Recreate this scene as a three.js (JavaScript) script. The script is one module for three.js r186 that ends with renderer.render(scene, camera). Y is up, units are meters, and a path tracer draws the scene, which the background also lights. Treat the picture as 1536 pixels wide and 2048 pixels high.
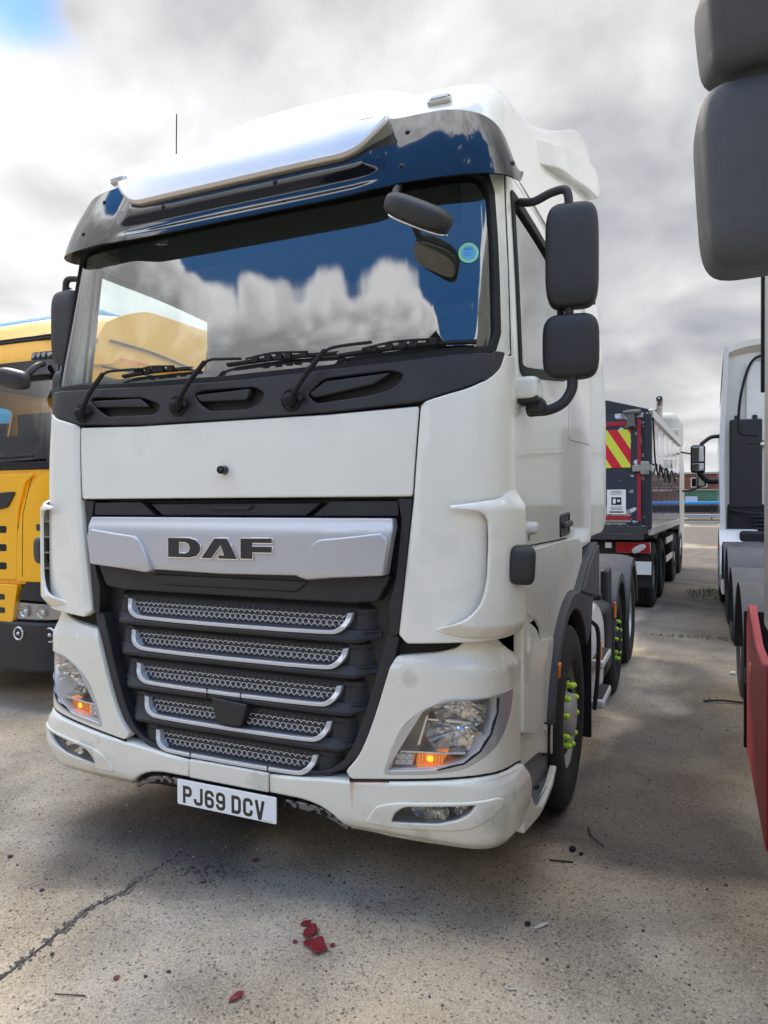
import * as THREE from 'three';
import { RoundedBoxGeometry } from 'three/addons/geometries/RoundedBoxGeometry.js';
import { mergeGeometries, mergeVertices, toCreasedNormals } from 'three/addons/utils/BufferGeometryUtils.js';

// ---------------------------------------------------------------- camera, sky, sun, exposure
const scene = new THREE.Scene();
const camera = new THREE.PerspectiveCamera(72.07, 0.75, 0.05, 600);
camera.position.set(1.8727, 1.68, 2.5291);
camera.rotation.order = 'YXZ';
camera.rotation.set(-0.01204, 0.41818, -0.0042);
const renderer = new THREE.WebGLRenderer({ antialias: true });
renderer.toneMapping = THREE.LinearToneMapping;
renderer.toneMappingExposure = 1.88;
renderer.shadowMap.enabled = true;

const V = (x, y, z) => new THREE.Vector3(x, y, z);
const clamp = (x, a = 0, b = 1) => Math.min(b, Math.max(a, x)), lerp = (a, b, t) => a + (b - a) * t;
const sstep = (a, b, x) => { const t = clamp((x - a) / (b - a)); return t * t * (3 - 2 * t); };
let seedState = 12345;
const rnd = () => { seedState = (seedState + 0x6d2b79f5) | 0; let t = Math.imul(seedState ^ (seedState >>> 15), 1 | seedState); t = (t + Math.imul(t ^ (t >>> 7), 61 | t)) ^ t; return ((t ^ (t >>> 14)) >>> 0) / 4294967296; };
const rr = (a, b) => a + (b - a) * rnd();
const hash = (x, y, z) => { let h = Math.imul(x, 374761393) + Math.imul(y, 668265263) + Math.imul(z, 2147483647 ^ 0x5bd1e995); h = Math.imul(h ^ (h >>> 13), 1274126177); return ((h ^ (h >>> 16)) >>> 0) / 4294967296; };
function vnoise(x, y, z) {
  const i = Math.floor(x), j = Math.floor(y), k = Math.floor(z); let a = x - i, b = y - j, c = z - k;
  a = a * a * (3 - 2 * a); b = b * b * (3 - 2 * b); c = c * c * (3 - 2 * c);
  return lerp(lerp(lerp(hash(i, j, k), hash(i + 1, j, k), a), lerp(hash(i, j + 1, k), hash(i + 1, j + 1, k), a), b),
    lerp(lerp(hash(i, j, k + 1), hash(i + 1, j, k + 1), a), lerp(hash(i, j + 1, k + 1), hash(i + 1, j + 1, k + 1), a), b), c);
}
const fbm = (x, y, z, n) => { let s = 0, a = 0.5, t = 0; for (let i = 0; i < n; i++) { s += a * vnoise(x, y, z); t += a; a *= 0.5; x = x * 2.03 + 7.1; y = y * 2.03 + 3.7; z = z * 2.03 + 1.3; } return s / t; };

const SUN = V(-0.62, 0.72, -0.5).normalize();
const TOPS = [[-180, 40], [-70, 44], [-58, 42], [-50, 33], [-45, 31.5], [-37, 33.5], [-29, 35.6], [-20, 36.8], [-14, 35.5], [-7, 31], [5, 29.5], [30, 31], [60, 38], [180, 40]]; // how high the cloud bank stands, by azimuth
{ // sky: broken cloud deck with blue gaps, thicker towards the far side
  const W = 2048, H = 1024, data = new Float32Array(W * H * 4);
  for (let r = 0; r < H; r++) {
    const el = ((r + 0.5) / H - 0.5) * Math.PI, y = Math.sin(el), ce = Math.cos(el);
    for (let c = 0; c < W; c++) {
      const az = ((c + 0.5) / W - 0.5) * 2 * Math.PI, x = Math.cos(az) * ce, z = Math.sin(az) * ce, o = (r * W + c) * 4;
      data[o + 3] = 1;
      if (y <= 0) { data[o] = 0.34; data[o + 1] = 0.32; data[o + 2] = 0.29; continue; }
      const k = 1 / (y + 0.16), px = x * k, pz = z * k;
      const wx = fbm(px * 1.1 + 4, 3.1, pz * 1.1, 3) - 0.5, wz = fbm(px * 1.1 - 8, 9.1, pz * 1.1 + 5, 3) - 0.5;
      const big = fbm(px * 0.55 + wx * 0.7 + 2.2, 0.5, pz * 0.55 + wz * 0.7, 4), mid = fbm(px * 1.7 + wx * 0.9, 5.5, pz * 1.7 + wz * 0.9 + 9.4, 6);
      const far = sstep(0.35, -0.6, z / Math.max(ce, 0.05));                     // 1 on the overcast side
      const azd = Math.atan2(x, z) * 57.3, eld = el * 57.3;                       // azimuth from +z, elevation, degrees
      let ti = 0; while (ti < TOPS.length - 2 && TOPS[ti + 1][0] <= azd) ti++;
      const tops = lerp(TOPS[ti][1], TOPS[ti + 1][1], sstep(TOPS[ti][0], TOPS[ti + 1][0], azd));
      const fine = fbm(x * 14 + wx * 3, y * 14, z * 14 + wz * 3, 6);
      const west = sstep(-35, -60, azd);
      const near = 0.4 + 0.4 * sstep(tops + 1.5, tops - 2.5, eld) + 0.4 * sstep(lerp(70, 46, west), lerp(84, 58, west), eld);
      const cover = lerp(near, 0.84, far);
      const dens = lerp(0.26 * big + 0.26 * mid + 0.34 * fine + 0.14 * (far < 1 ? fbm(x * 46, y * 46, z * 46, 3) : 0), 0.3 * big + 0.4 * mid + 0.3 * fine, far), edge = 1 - cover;
      const rift = far * Math.exp(-(((azd + 129) / 4) ** 2) - ((eld - 32) / 3) ** 2), a = sstep(edge - 0.02, edge + 0.05, dens) * (1 - 0.7 * sstep(0.3, 0.9, rift + 0.9 * (fine - 0.5))), thick = clamp((dens - edge) * 2.6);
      const glow = Math.pow(Math.max(0, x * SUN.x + y * SUN.y + z * SUN.z), 7);
      const lump = fbm(px * 1.9 + wx * 0.9, 1.5 + y * 2, pz * 1.9 + wz * 0.9, 7);
      const overcast = far > 0 ? ((0.47 - 0.05 * sstep(0.42, 0.6, fbm(px * 0.75 + 31 + wx, 2.5, pz * 0.75 + wz, 4))) * (0.68 + 0.5 * sstep(0.3, 0.7, lump)) + 0.24 * (fine - 0.5) + 0.18 * (Math.abs(fbm(px * 2.3 + wx, 4.5, pz * 2.3 + wz, 6) - 0.5) * 2 - 0.14)) * lerp(1, 2.6, sstep(45, 75, eld)) : 0;
      let lit = overcast;
      if (far < 1) { const shaded = clamp(0.75 * sstep(0.5, 7, tops - eld) + 0.35 * sstep(0.1, 0.6, thick) + 1.2 * (fbm(x * 9 + wx * 4, y * 11, z * 9 + wz * 4, 5) - 0.5) + 1.3 * (fbm(x * 34, y * 34, z * 34, 3) - 0.5)); lit = lerp(lerp(2.85, 1.12, shaded) * (1 - 0.25 * west * sstep(0, 6, tops - eld)), overcast, far); }
      lit *= 1 - 0.8 * (1 - far) * sstep(26, 17, eld); lit += glow * 0.14;
      const hz = sstep(0.16, 0.02, y);
      const b0 = [lerp(0.09, 0.4, hz), lerp(0.34, 0.5, hz), lerp(0.88, 0.62, hz)];
      const cool = sstep(0.42, 0.2, lit), tint = [0.985 - 0.075 * cool, 0.985 - 0.03 * cool, 1.0 + 0.06 * cool];
      const band = sstep(0.22, 0.13, y) * sstep(0.02, 0.1, y) * far, low = sstep(0.075, 0.03, y) * far;
      lit *= 1 - 0.2 * band;
      for (let q = 0; q < 3; q++) { let v = lerp(b0[q], lit * tint[q], a); v = lerp(v, [0.42, 0.44, 0.46][q], low * 0.8); data[o + q] = v; }
    }
  }

  const t = new THREE.DataTexture(data, W, H, THREE.RGBAFormat, THREE.FloatType); t.mapping = THREE.EquirectangularReflectionMapping; t.magFilter = THREE.LinearFilter; t.needsUpdate = true;
  scene.background = t; scene.environment = t;
}
const sun = new THREE.DirectionalLight(new THREE.Color(1, 0.92, 0.8), 1.3);
sun.position.copy(SUN).multiplyScalar(60); sun.castShadow = true; sun.shadow.radius = 26; sun.shadow.mapSize.set(2048, 2048);
Object.assign(sun.shadow.camera, { left: -18, right: 18, top: 18, bottom: -18, near: 5, far: 140 });
sun.name = 'sun'; scene.add(sun, sun.target);

// ---------------------------------------------------------------- helpers
const used = {};
function numbered(n) { used[n] = (used[n] ?? -1) + 1; return used[n] ? `${n}_${String(used[n]).padStart(3, '0')}` : n; }
function tag(o, label, category, group, kind) { const u = { label, category }; if (group) u.group = group; if (kind) u.kind = kind; Object.assign(o.userData, u); return o; }
function thing(name, label, category, [x, y, z] = [0, 0, 0], turn = 0, group) { const o = new THREE.Group(); o.name = numbered(name); o.position.set(x, y, z); o.rotation.y = turn; scene.add(o); return tag(o, label, category, group); }
const norm = (g) => { if (g.index) g = g.toNonIndexed(); for (const k of Object.keys(g.attributes)) if (!['position', 'normal', 'uv', 'color'].includes(k)) g.deleteAttribute(k); if (!g.attributes.normal) g.computeVertexNormals(); if (!g.attributes.uv) g.setAttribute('uv', new THREE.BufferAttribute(new Float32Array(g.attributes.position.count * 2), 2)); return g; };
const merge = (gs) => { gs = [].concat(gs).flat(9).filter(Boolean).map(norm); return gs.length === 1 ? gs[0] : mergeGeometries(gs); };
function part(name, gs, mat, parent, label) { const m = new THREE.Mesh(merge(gs), mat); m.name = parent === scene ? numbered(name) : name; m.castShadow = m.receiveShadow = true; if (label) m.userData.label = label; parent.add(m); return m; }
function struct(name, gs, mat) { const m = part(name, gs, mat, scene); m.userData.kind = 'structure'; return m; }
const place = (g, x = 0, y = 0, z = 0, rx = 0, ry = 0, rz = 0) => g.applyMatrix4(new THREE.Matrix4().compose(V(x, y, z), new THREE.Quaternion().setFromEuler(new THREE.Euler(rx, ry, rz, 'YXZ')), V(1, 1, 1)));
const rbox = (w, h, d, r, x, y, z, rx, ry, rz) => place(new RoundedBoxGeometry(w, h, d, 2, Math.min(r, w / 2.01, h / 2.01, d / 2.01)), x, y, z, rx, ry, rz);
const box = (w, h, d, x, y, z, rx, ry, rz) => place(new THREE.BoxGeometry(w, h, d), x, y, z, rx, ry, rz);
const cyl = (r1, r2, h, x, y, z, axis = 'y', n = 24) => place(new THREE.CylinderGeometry(r1, r2, h, n), x, y, z, axis === 'z' ? Math.PI / 2 : 0, 0, axis === 'x' ? -Math.PI / 2 : 0);
const tube = (pts, r, seg = 24, n = 8) => { const c = new THREE.CatmullRomCurve3(pts.map((p) => V(...p))); const g = new THREE.TubeGeometry(c, seg, r, n); return [g, ...[0, seg].map((i) => { const p = c.getPoint(i / seg); return place(new THREE.SphereGeometry(r, n, 6), p.x, p.y, p.z); })]; };
const lathe = (pts, n = 48) => new THREE.LatheGeometry(pts.map((p) => new THREE.Vector2(...p)), n);
function grid(nu, nv, fn, crease = 0.6) { // (u, v) in 0..1
  const p = [], uv = [], ix = [];
  for (let j = 0; j <= nv; j++) for (let i = 0; i <= nu; i++) { const q = fn(i / nu, j / nv); p.push(q.x, q.y, q.z); uv.push(q.a ?? i / nu, q.b ?? j / nv); }
  for (let j = 0; j < nv; j++) for (let i = 0; i < nu; i++) { const a = j * (nu + 1) + i, b = a + 1, c = a + nu + 1, d = c + 1; ix.push(a, b, d, a, d, c); }
  const g = new THREE.BufferGeometry(); g.setAttribute('position', new THREE.Float32BufferAttribute(p, 3)); g.setAttribute('uv', new THREE.Float32BufferAttribute(uv, 2)); g.setIndex(ix);
  g.computeVertexNormals(); return crease ? toCreasedNormals(g, crease) : g;
}
// numbers xs, ys -> smooth function through them
function spline(pts) {
  const n = pts.length, X = pts.map((p) => p[0]), Y = pts.map((p) => p[1]);
  return (x) => {
    x = clamp(x, X[0], X[n - 1]); let i = 0; while (i < n - 2 && X[i + 1] <= x) i++;
    const h = X[i + 1] - X[i], t = (x - X[i]) / h, tan = (k) => { const a = Math.max(k - 1, 0), b = Math.min(k + 1, n - 1); return (Y[b] - Y[a]) / (X[b] - X[a]); };
    return (2 * t ** 3 - 3 * t * t + 1) * Y[i] + (t ** 3 - 2 * t * t + t) * tan(i) * h + (-2 * t ** 3 + 3 * t * t) * Y[i + 1] + (t ** 3 - t * t) * tan(i + 1) * h;
  };
}
const lin = (pts) => (x) => { let i = 0; while (i < pts.length - 2 && pts[i + 1][0] <= x) i++; const [a, b] = pts[i], [c, d] = pts[i + 1]; return lerp(b, d, clamp((x - a) / (c - a))); };
// a surface (a, b) -> point, with an offset along its outward normal
const surface = (base, flip = 1) => { const e = 1e-3; const f = (a, b, off = 0) => { const p = base(a, b); if (off) p.addScaledVector(f.n(a, b), off); return p; };
  f.n = (a, b) => base(a + e, b).sub(base(a - e, b)).cross(base(a, b + e).sub(base(a, b - e))).normalize().multiplyScalar(flip); f.flip = flip; return f; };
const area2 = (c) => c.reduce((s, p, i) => { const q = c[(i + 1) % c.length]; return s + p[0] * q[1] - q[0] * p[1]; }, 0) / 2;
const ccw = (c) => (area2(c) < 0 ? [...c].reverse() : c);
const mir = (c) => c.map(([a, b]) => [-a, b]).reverse();
const both = (c) => [...c, ...mir(c)];
function rounded(c, r, n = 4) { // corners of a polygon cut by arcs
  const o = [];
  c.forEach((p, i) => { const q = c[(i + c.length - 1) % c.length], s = c[(i + 1) % c.length], rad = Array.isArray(r) ? r[i] : (p[2] ?? r);
    const d1 = [q[0] - p[0], q[1] - p[1]], d2 = [s[0] - p[0], s[1] - p[1]], l1 = Math.hypot(...d1), l2 = Math.hypot(...d2), k = Math.min(rad, l1 * 0.48, l2 * 0.48);
    if (k < 1e-4) { o.push([p[0], p[1]]); return; }
    const A = [p[0] + d1[0] / l1 * k, p[1] + d1[1] / l1 * k], B = [p[0] + d2[0] / l2 * k, p[1] + d2[1] / l2 * k];
    for (let t = 0; t <= n; t++) { const u = t / n; o.push([(1 - u) ** 2 * A[0] + 2 * u * (1 - u) * p[0] + u * u * B[0], (1 - u) ** 2 * A[1] + 2 * u * (1 - u) * p[1] + u * u * B[1]]); } });
  return o;
}
const smooth = (c, n = 6, closed = true) => { const k = new THREE.CatmullRomCurve3(c.map((p) => V(p[0], p[1], 0)), closed, 'centripetal'); return k.getPoints(c.length * n).slice(0, closed ? -1 : undefined).map((p) => [p.x, p.y]); };
function inset(c, d) { // towards the left of the direction of travel
  return c.map((p, i) => { const q = c[(i + c.length - 1) % c.length], s = c[(i + 1) % c.length];
    let n1 = [-(p[1] - q[1]), p[0] - q[0]], n2 = [-(s[1] - p[1]), s[0] - p[0]]; const l1 = Math.hypot(...n1) || 1, l2 = Math.hypot(...n2) || 1; n1 = n1.map((v) => v / l1); n2 = n2.map((v) => v / l2);
    const m = [n1[0] + n2[0], n1[1] + n2[1]], k = d / Math.max(0.35, (m[0] * n1[0] + m[1] * n1[1])) ; return [p[0] + m[0] * k, p[1] + m[1] * k]; });
}
const dense = (c, h) => c.flatMap((p, i) => { const q = c[(i + 1) % c.length], n = Math.max(1, Math.ceil(Math.hypot(q[0] - p[0], q[1] - p[1]) / h)); return [...Array(n).keys()].map((k) => [lerp(p[0], q[0], k / n), lerp(p[1], q[1], k / n)]); });
function slice(poly, axis, h) { // convex polygon cut by the lines axis = k h
  let lo = Infinity, hi = -Infinity; for (const p of poly) { lo = Math.min(lo, p[axis]); hi = Math.max(hi, p[axis]); }
  const out = []; let rest = poly;
  for (let k = Math.floor(lo / h) + 1; k * h < hi - 1e-9; k++) {
    const c = k * h, A = [], B = [];
    rest.forEach((p, i) => { const q = rest[(i + 1) % rest.length], s = p[axis] - c, t = q[axis] - c; if (s <= 0) A.push(p); if (s >= 0) B.push(p); if (s * t < 0) { const u = s / (s - t), m = [lerp(p[0], q[0], u), lerp(p[1], q[1], u)]; A.push(m); B.push(m); } });
    if (A.length > 2) out.push(A); rest = B;
  }
  if (rest.length > 2) out.push(rest); return out;
}
// A plate on a surface: outline (and holes) in the surface's own metres, rounded edges, walls `depth` deep.
function panel(surf, outline, { holes = [], off = 0, depth = 0.02, bevel = 0.004, h = 0.06, back = false, wallHoles = depth } = {}) {
  const outer = ccw(outline), inner = holes.map((c) => ccw(c).reverse());
  const offF = typeof off === 'function' ? off : () => off;
  const untangle = (c, t) => { for (let pass = 0; pass < 12; pass++) { let bad = 0; for (let i = 0; i < c.length; i++) { const j = (i + 1) % c.length, d = (t[j][0] - t[i][0]) * (c[j][0] - c[i][0]) + (t[j][1] - t[i][1]) * (c[j][1] - c[i][1]); if (d < -1e-12) { const m = [(t[i][0] + t[j][0]) / 2, (t[i][1] + t[j][1]) / 2]; t[i] = m; t[j] = [...m]; bad++; } } if (!bad) break; } return t; };
  const rings = [outer, ...inner], tops = rings.map((c) => untangle(c, inset(c, bevel)));
  const pts = [], nrm = [], uvs = [];
  const push = (a, b, o, n) => { const p = surf(a, b, o); pts.push(p.x, p.y, p.z); nrm.push(n.x, n.y, n.z); uvs.push(a, b); };
  const V2 = (c) => c.map((p) => new THREE.Vector2(p[0], p[1])), T = tops.map(V2), flat = tops.flat();
  for (const f of THREE.ShapeUtils.triangulateShape(T[0], T.slice(1))) {
    let tri = f.map((i) => flat[i]); if (area2(tri) < 0) tri = [tri[0], tri[2], tri[1]];
    for (const s1 of slice(tri, 0, h)) for (const s2 of slice(s1, 1, h)) for (let i = 1; i < s2.length - 1; i++) {
      for (const q of [s2[0], s2[i], s2[i + 1]]) push(q[0], q[1], offF(q[0], q[1]), nAt(q));
      if (back) for (const q of [s2[0], s2[i + 1], s2[i]]) push(q[0], q[1], offF(q[0], q[1]) - depth, nAt(q).negate());
    }
  }
  function nAt(q) { if (typeof off !== 'function') return surf.n(q[0], q[1]); const e = 2e-3, P = (a, b) => surf(a, b, offF(a, b)); const n = P(q[0] + e, q[1]).sub(P(q[0] - e, q[1])).cross(P(q[0], q[1] + e).sub(P(q[0], q[1] - e))).normalize(); return n.dot(surf.n(q[0], q[1])) < 0 ? n.negate() : n; }
  rings.forEach((c, ri) => {
    const wall = ri ? wallHoles : depth, n = c.length, K = 3, lv = [];
    for (let i = 0; i < n; i++) { // densify matching pairs of outline and inset
      const m = Math.max(1, Math.ceil(Math.hypot(c[(i + 1) % n][0] - c[i][0], c[(i + 1) % n][1] - c[i][1]) / h));
      for (let k = 0; k < m; k++) { const mixp = (r) => [lerp(r[i][0], r[(i + 1) % n][0], k / m), lerp(r[i][1], r[(i + 1) % n][1], k / m)]; lv.push([mixp(tops[ri]), mixp(c)]); }
    }
    const N = lv.length, col = lv.map(([a, b]) => {
      const o = offF(a[0], a[1]), nn = nAt(a), d = surf(b[0], b[1], o).sub(surf(a[0], a[1], o)); const t = d.lengthSq() > 1e-14 ? d.normalize() : V(1, 0, 0); const out = [];
      for (let j = 0; j <= K; j++) { const th = j / K * Math.PI / 2, w = Math.sin(th), q = [lerp(a[0], b[0], w), lerp(a[1], b[1], w)]; out.push([q, o - bevel * (1 - Math.cos(th)), nn.clone().multiplyScalar(Math.cos(th)).addScaledVector(t, Math.sin(th)).normalize()]); }
      if (wall > bevel) out.push([b, o - wall, t]); return out;
    });
    for (let i = 0; i < N; i++) { const A = col[i], B = col[(i + 1) % N]; for (let j = 0; j < A.length - 1; j++) for (const [q, w] of [[A, j], [A, j + 1], [B, j + 1], [A, j], [B, j + 1], [B, j]]) push(q[w][0][0], q[w][0][1], q[w][1], q[w][2]); }
  });
  if (surf.flip < 0) for (const [A, w] of [[pts, 3], [nrm, 3], [uvs, 2]]) for (let i = 0; i < A.length; i += 3 * w) for (let q = 0; q < w; q++) { const t = A[i + w + q]; A[i + w + q] = A[i + 2 * w + q]; A[i + 2 * w + q] = t; }
  const g = new THREE.BufferGeometry(); g.setAttribute('position', new THREE.Float32BufferAttribute(pts, 3)); g.setAttribute('normal', new THREE.Float32BufferAttribute(nrm, 3)); g.setAttribute('uv', new THREE.Float32BufferAttribute(uvs, 2)); return g;
}
// sweep a closed profile [across, up] along points on a surface (open path, outline metres)
function strip(surf, path, w, t, off = 0, closed = false) { // rounded flat bar lying on the surface
  const n = path.length, pf = [[-w / 2, -t], [-w / 2, -t * 0.3], [-w * 0.36, 0], [w * 0.36, 0], [w / 2, -t * 0.3], [w / 2, -t]];
  return toCreasedNormals(grid(closed ? n : n - 1, pf.length - 1, (u, v) => { const N = closed ? n : n - 1, i = Math.round(u * N) % n, p = path[i], q = path[closed ? (i + 1) % n : Math.min(i + 1, n - 1)], r = path[closed ? (i + n - 1) % n : Math.max(i - 1, 0)]; const d = [q[0] - r[0], q[1] - r[1]], l = Math.hypot(...d) || 1, k = pf[Math.round(v * (pf.length - 1))]; return surf(p[0] + d[1] / l * k[0], p[1] - d[0] / l * k[0], off + k[1]); }, 0), 0.7);
}
function tex(w, h, fn, srgb = true, repeat) { // fn(x, y) -> [r, g, b] in 0..1 sRGB
  const d = new Uint8Array(w * h * 4); for (let y = 0; y < h; y++) for (let x = 0; x < w; x++) { const c = fn(x, y), o = (y * w + x) * 4; d[o] = clamp(c[0]) * 255; d[o + 1] = clamp(c[1]) * 255; d[o + 2] = clamp(c[2]) * 255; d[o + 3] = c[3] === undefined ? 255 : clamp(c[3]) * 255; }
  const t = new THREE.DataTexture(d, w, h); t.wrapS = t.wrapT = THREE.RepeatWrapping; t.magFilter = THREE.LinearFilter; if (srgb) t.colorSpace = THREE.SRGBColorSpace; if (repeat) t.repeat.set(repeat, repeat); t.needsUpdate = true; return t;
}
function canvasTex(w, h, draw) { const c = document.createElement('canvas'); c.width = w; c.height = h; draw(c.getContext('2d'), w, h); const t = new THREE.CanvasTexture(c); t.colorSpace = THREE.SRGBColorSpace; return t; }

// ---------------------------------------------------------------- materials
const rgb = (r, g, b) => new THREE.Color().setRGB(r, g, b);
const std = (c, roughness = 0.6, o = {}) => new THREE.MeshStandardMaterial({ color: rgb(...c), roughness, ...o });
const phys = (c, roughness, o) => new THREE.MeshPhysicalMaterial({ color: rgb(...c), roughness, ...o });
// tileable grain
const tileN = (x, y, P, s) => { const i = Math.floor(x), j = Math.floor(y); let a = x - i, b = y - j; a = a * a * (3 - 2 * a); b = b * b * (3 - 2 * b); const w = (v) => ((v % P) + P) % P; return lerp(lerp(hash(w(i), w(j), s), hash(w(i + 1), w(j), s), a), lerp(hash(w(i), w(j + 1), s), hash(w(i + 1), w(j + 1), s), a), b); };
const tfbm = (u, v, P, n, s) => { let r = 0, a = 0.5, t = 0; for (let i = 0; i < n; i++) { r += a * tileN(u * P, v * P, P, s + i); t += a; a *= 0.5; P *= 2; } return r / t; };
const dirtTex = tex(512, 512, (x, y) => { const u = x / 512, v = y / 512, n = tfbm(u, v, 6, 6, 3), s = tileN(u * 230, v * 230, 230, 8); const k = 0.985 + 0.03 * (n - 0.5) - (s > 0.985 ? 0.16 : 0) - (n > 0.66 ? 0.02 : 0); return [k, k * 0.995, k * 0.985]; });
const grainTex = tex(256, 256, (x, y) => { const k = 0.35 * tileN(x, y, 256, 1) + 0.65 * tileN(x / 2, y / 2, 128, 2); return [k, k, k]; }, false, 9);
const wearTex = tex(512, 512, (x, y) => { const u = x / 512, v = y / 512, n = tfbm(u, v, 8, 6, 31); const k = 0.86 + 0.24 * (n - 0.4) + (tileN(u * 170, v * 170, 170, 5) > 0.975 ? 0.25 : 0); return [k, k, k]; });
const chipTex = tex(512, 512, (x, y) => { const u = x / 512, v = y / 512, n = tfbm(u, v, 5, 6, 13), s = tileN(u * 150 + 9, v * 150, 150, 18), q = tileN(u * 60, v * 60 + 3, 60, 19); const k = 0.97 + 0.05 * (n - 0.5) - (s > 0.988 ? 0.5 : 0) - (q > 0.988 ? 0.3 : 0) - 0.1 * sstep(0.6, 0.7, n); return [k, k * 0.985, k * 0.955]; });
const scuffTex = canvasTex(1024, 1024, (c, w) => { c.fillStyle = '#d6d6d6'; c.fillRect(0, 0, w, w); let s = 5; const q = () => (s = (s * 16807) % 2147483647) / 2147483647; for (let i = 0; i < 900; i++) { c.fillStyle = q() > 0.5 ? 'rgba(255,255,255,.12)' : 'rgba(150,150,150,.12)'; c.fillRect(q() * w, q() * w, 4 + q() * 30, 4 + q() * 30); } for (let i = 0; i < 260; i++) { const x = q() * w, y = q() * w, a = q() * 6.3, l = 6 + q() ** 3 * 90; c.strokeStyle = `rgba(255,255,255,${0.3 + q() * 0.7})`; c.lineWidth = 1 + q() * 1.6; c.beginPath(); c.moveTo(x, y); c.quadraticCurveTo(x + Math.cos(a) * l * 0.5 + q() * 8, y + Math.sin(a) * l * 0.5, x + Math.cos(a) * l, y + Math.sin(a) * l); c.stroke(); } for (let i = 0; i < 500; i++) { c.fillStyle = 'rgba(255,255,255,.8)'; c.fillRect(q() * w, q() * w, 1.5, 1.5); } });
const M = {
  white: phys([0.82, 0.825, 0.755], 0.38, { map: dirtTex, clearcoat: 0.85, clearcoatRoughness: 0.06 }),
  bumperWhite: phys([0.81, 0.815, 0.75], 0.4, { map: chipTex, clearcoat: 0.6, clearcoatRoughness: 0.12 }),
  plastic: std([0.028, 0.029, 0.034], 0.52, { bumpMap: grainTex, bumpScale: 0.0004, map: wearTex }),
  darkPlastic: std([0.016, 0.017, 0.02], 0.5, { bumpMap: grainTex, bumpScale: 0.0003 }),
  grey: std([0.066, 0.069, 0.079], 0.6, { bumpMap: grainTex, bumpScale: 0.0003, map: wearTex }),
  mirrorShell: std([0.034, 0.035, 0.04], 0.5, { bumpMap: grainTex, bumpScale: 0.0003, map: scuffTex }),
  bigMirror: std([0.082, 0.087, 0.1], 0.5, { bumpMap: grainTex, bumpScale: 0.0005, map: scuffTex }),
  black: std([0.007, 0.007, 0.008], 0.75),
  rubber: std([0.012, 0.012, 0.012], 0.82, { map: wearTex, bumpMap: grainTex, bumpScale: 0.001 }),
  gloss: phys([0.005, 0.006, 0.009], 0.06, { specularIntensity: 0.9 }),
  visor: new THREE.MeshPhysicalMaterial({ color: rgb(0.03, 0.035, 0.05), roughness: 0.0, transmission: 1, thickness: 0, ior: 1.9 }),
  glass: new THREE.MeshPhysicalMaterial({ color: rgb(0.86, 0.94, 0.92), roughness: 0.0, transmission: 1, thickness: 0, ior: 1.9 }),
  clear: new THREE.MeshPhysicalMaterial({ color: rgb(0.95, 0.96, 0.96), roughness: 0.0, transmission: 1, thickness: 0, ior: 1.5 }),
  chrome: std([0.72, 0.73, 0.74], 0.08, { metalness: 1 }),
  satin: std([0.56, 0.57, 0.59], 0.34, { metalness: 0.75 }),
  silverPaint: phys([0.5, 0.51, 0.53], 0.36, { metalness: 0.35, clearcoat: 0.5, clearcoatRoughness: 0.15 }),
  alu: std([0.62, 0.63, 0.65], 0.25, { metalness: 0.95 }),
  mirror: std([0.75, 0.78, 0.8], 0.02, { metalness: 1 }),
  cloth: std([0.05, 0.055, 0.06], 0.95), trim: std([0.2, 0.2, 0.19], 0.9),
  lime: std([0.46, 0.72, 0.05], 0.55),
  orange: phys([0.95, 0.22, 0.01], 0.3, { clearcoat: 0.6 }),
  cream: std([0.36, 0.35, 0.28], 0.6),
  red: phys([0.36, 0.012, 0.024], 0.5, { clearcoat: 0.15, clearcoatRoughness: 0.2 }),
  redLens: phys([0.3, 0.012, 0.015], 0.2, { clearcoat: 1 }),
  yellow: phys([1.0, 0.49, 0.0], 0.4, { clearcoat: 0.35, clearcoatRoughness: 0.06, map: dirtTex }),
  frame: std([0.02, 0.02, 0.021], 0.7), metal: std([0.3, 0.3, 0.3], 0.45, { metalness: 0.8 }), galv: std([0.42, 0.43, 0.44], 0.5, { metalness: 0.6 }),
  whitePlastic: std([0.66, 0.66, 0.65], 0.45, { map: dirtTex }), glow: new THREE.MeshStandardMaterial({ color: rgb(0.9, 0.25, 0.02), emissive: rgb(1, 0.2, 0.005), emissiveIntensity: 2.2, roughness: 0.4 }),
};
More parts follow.
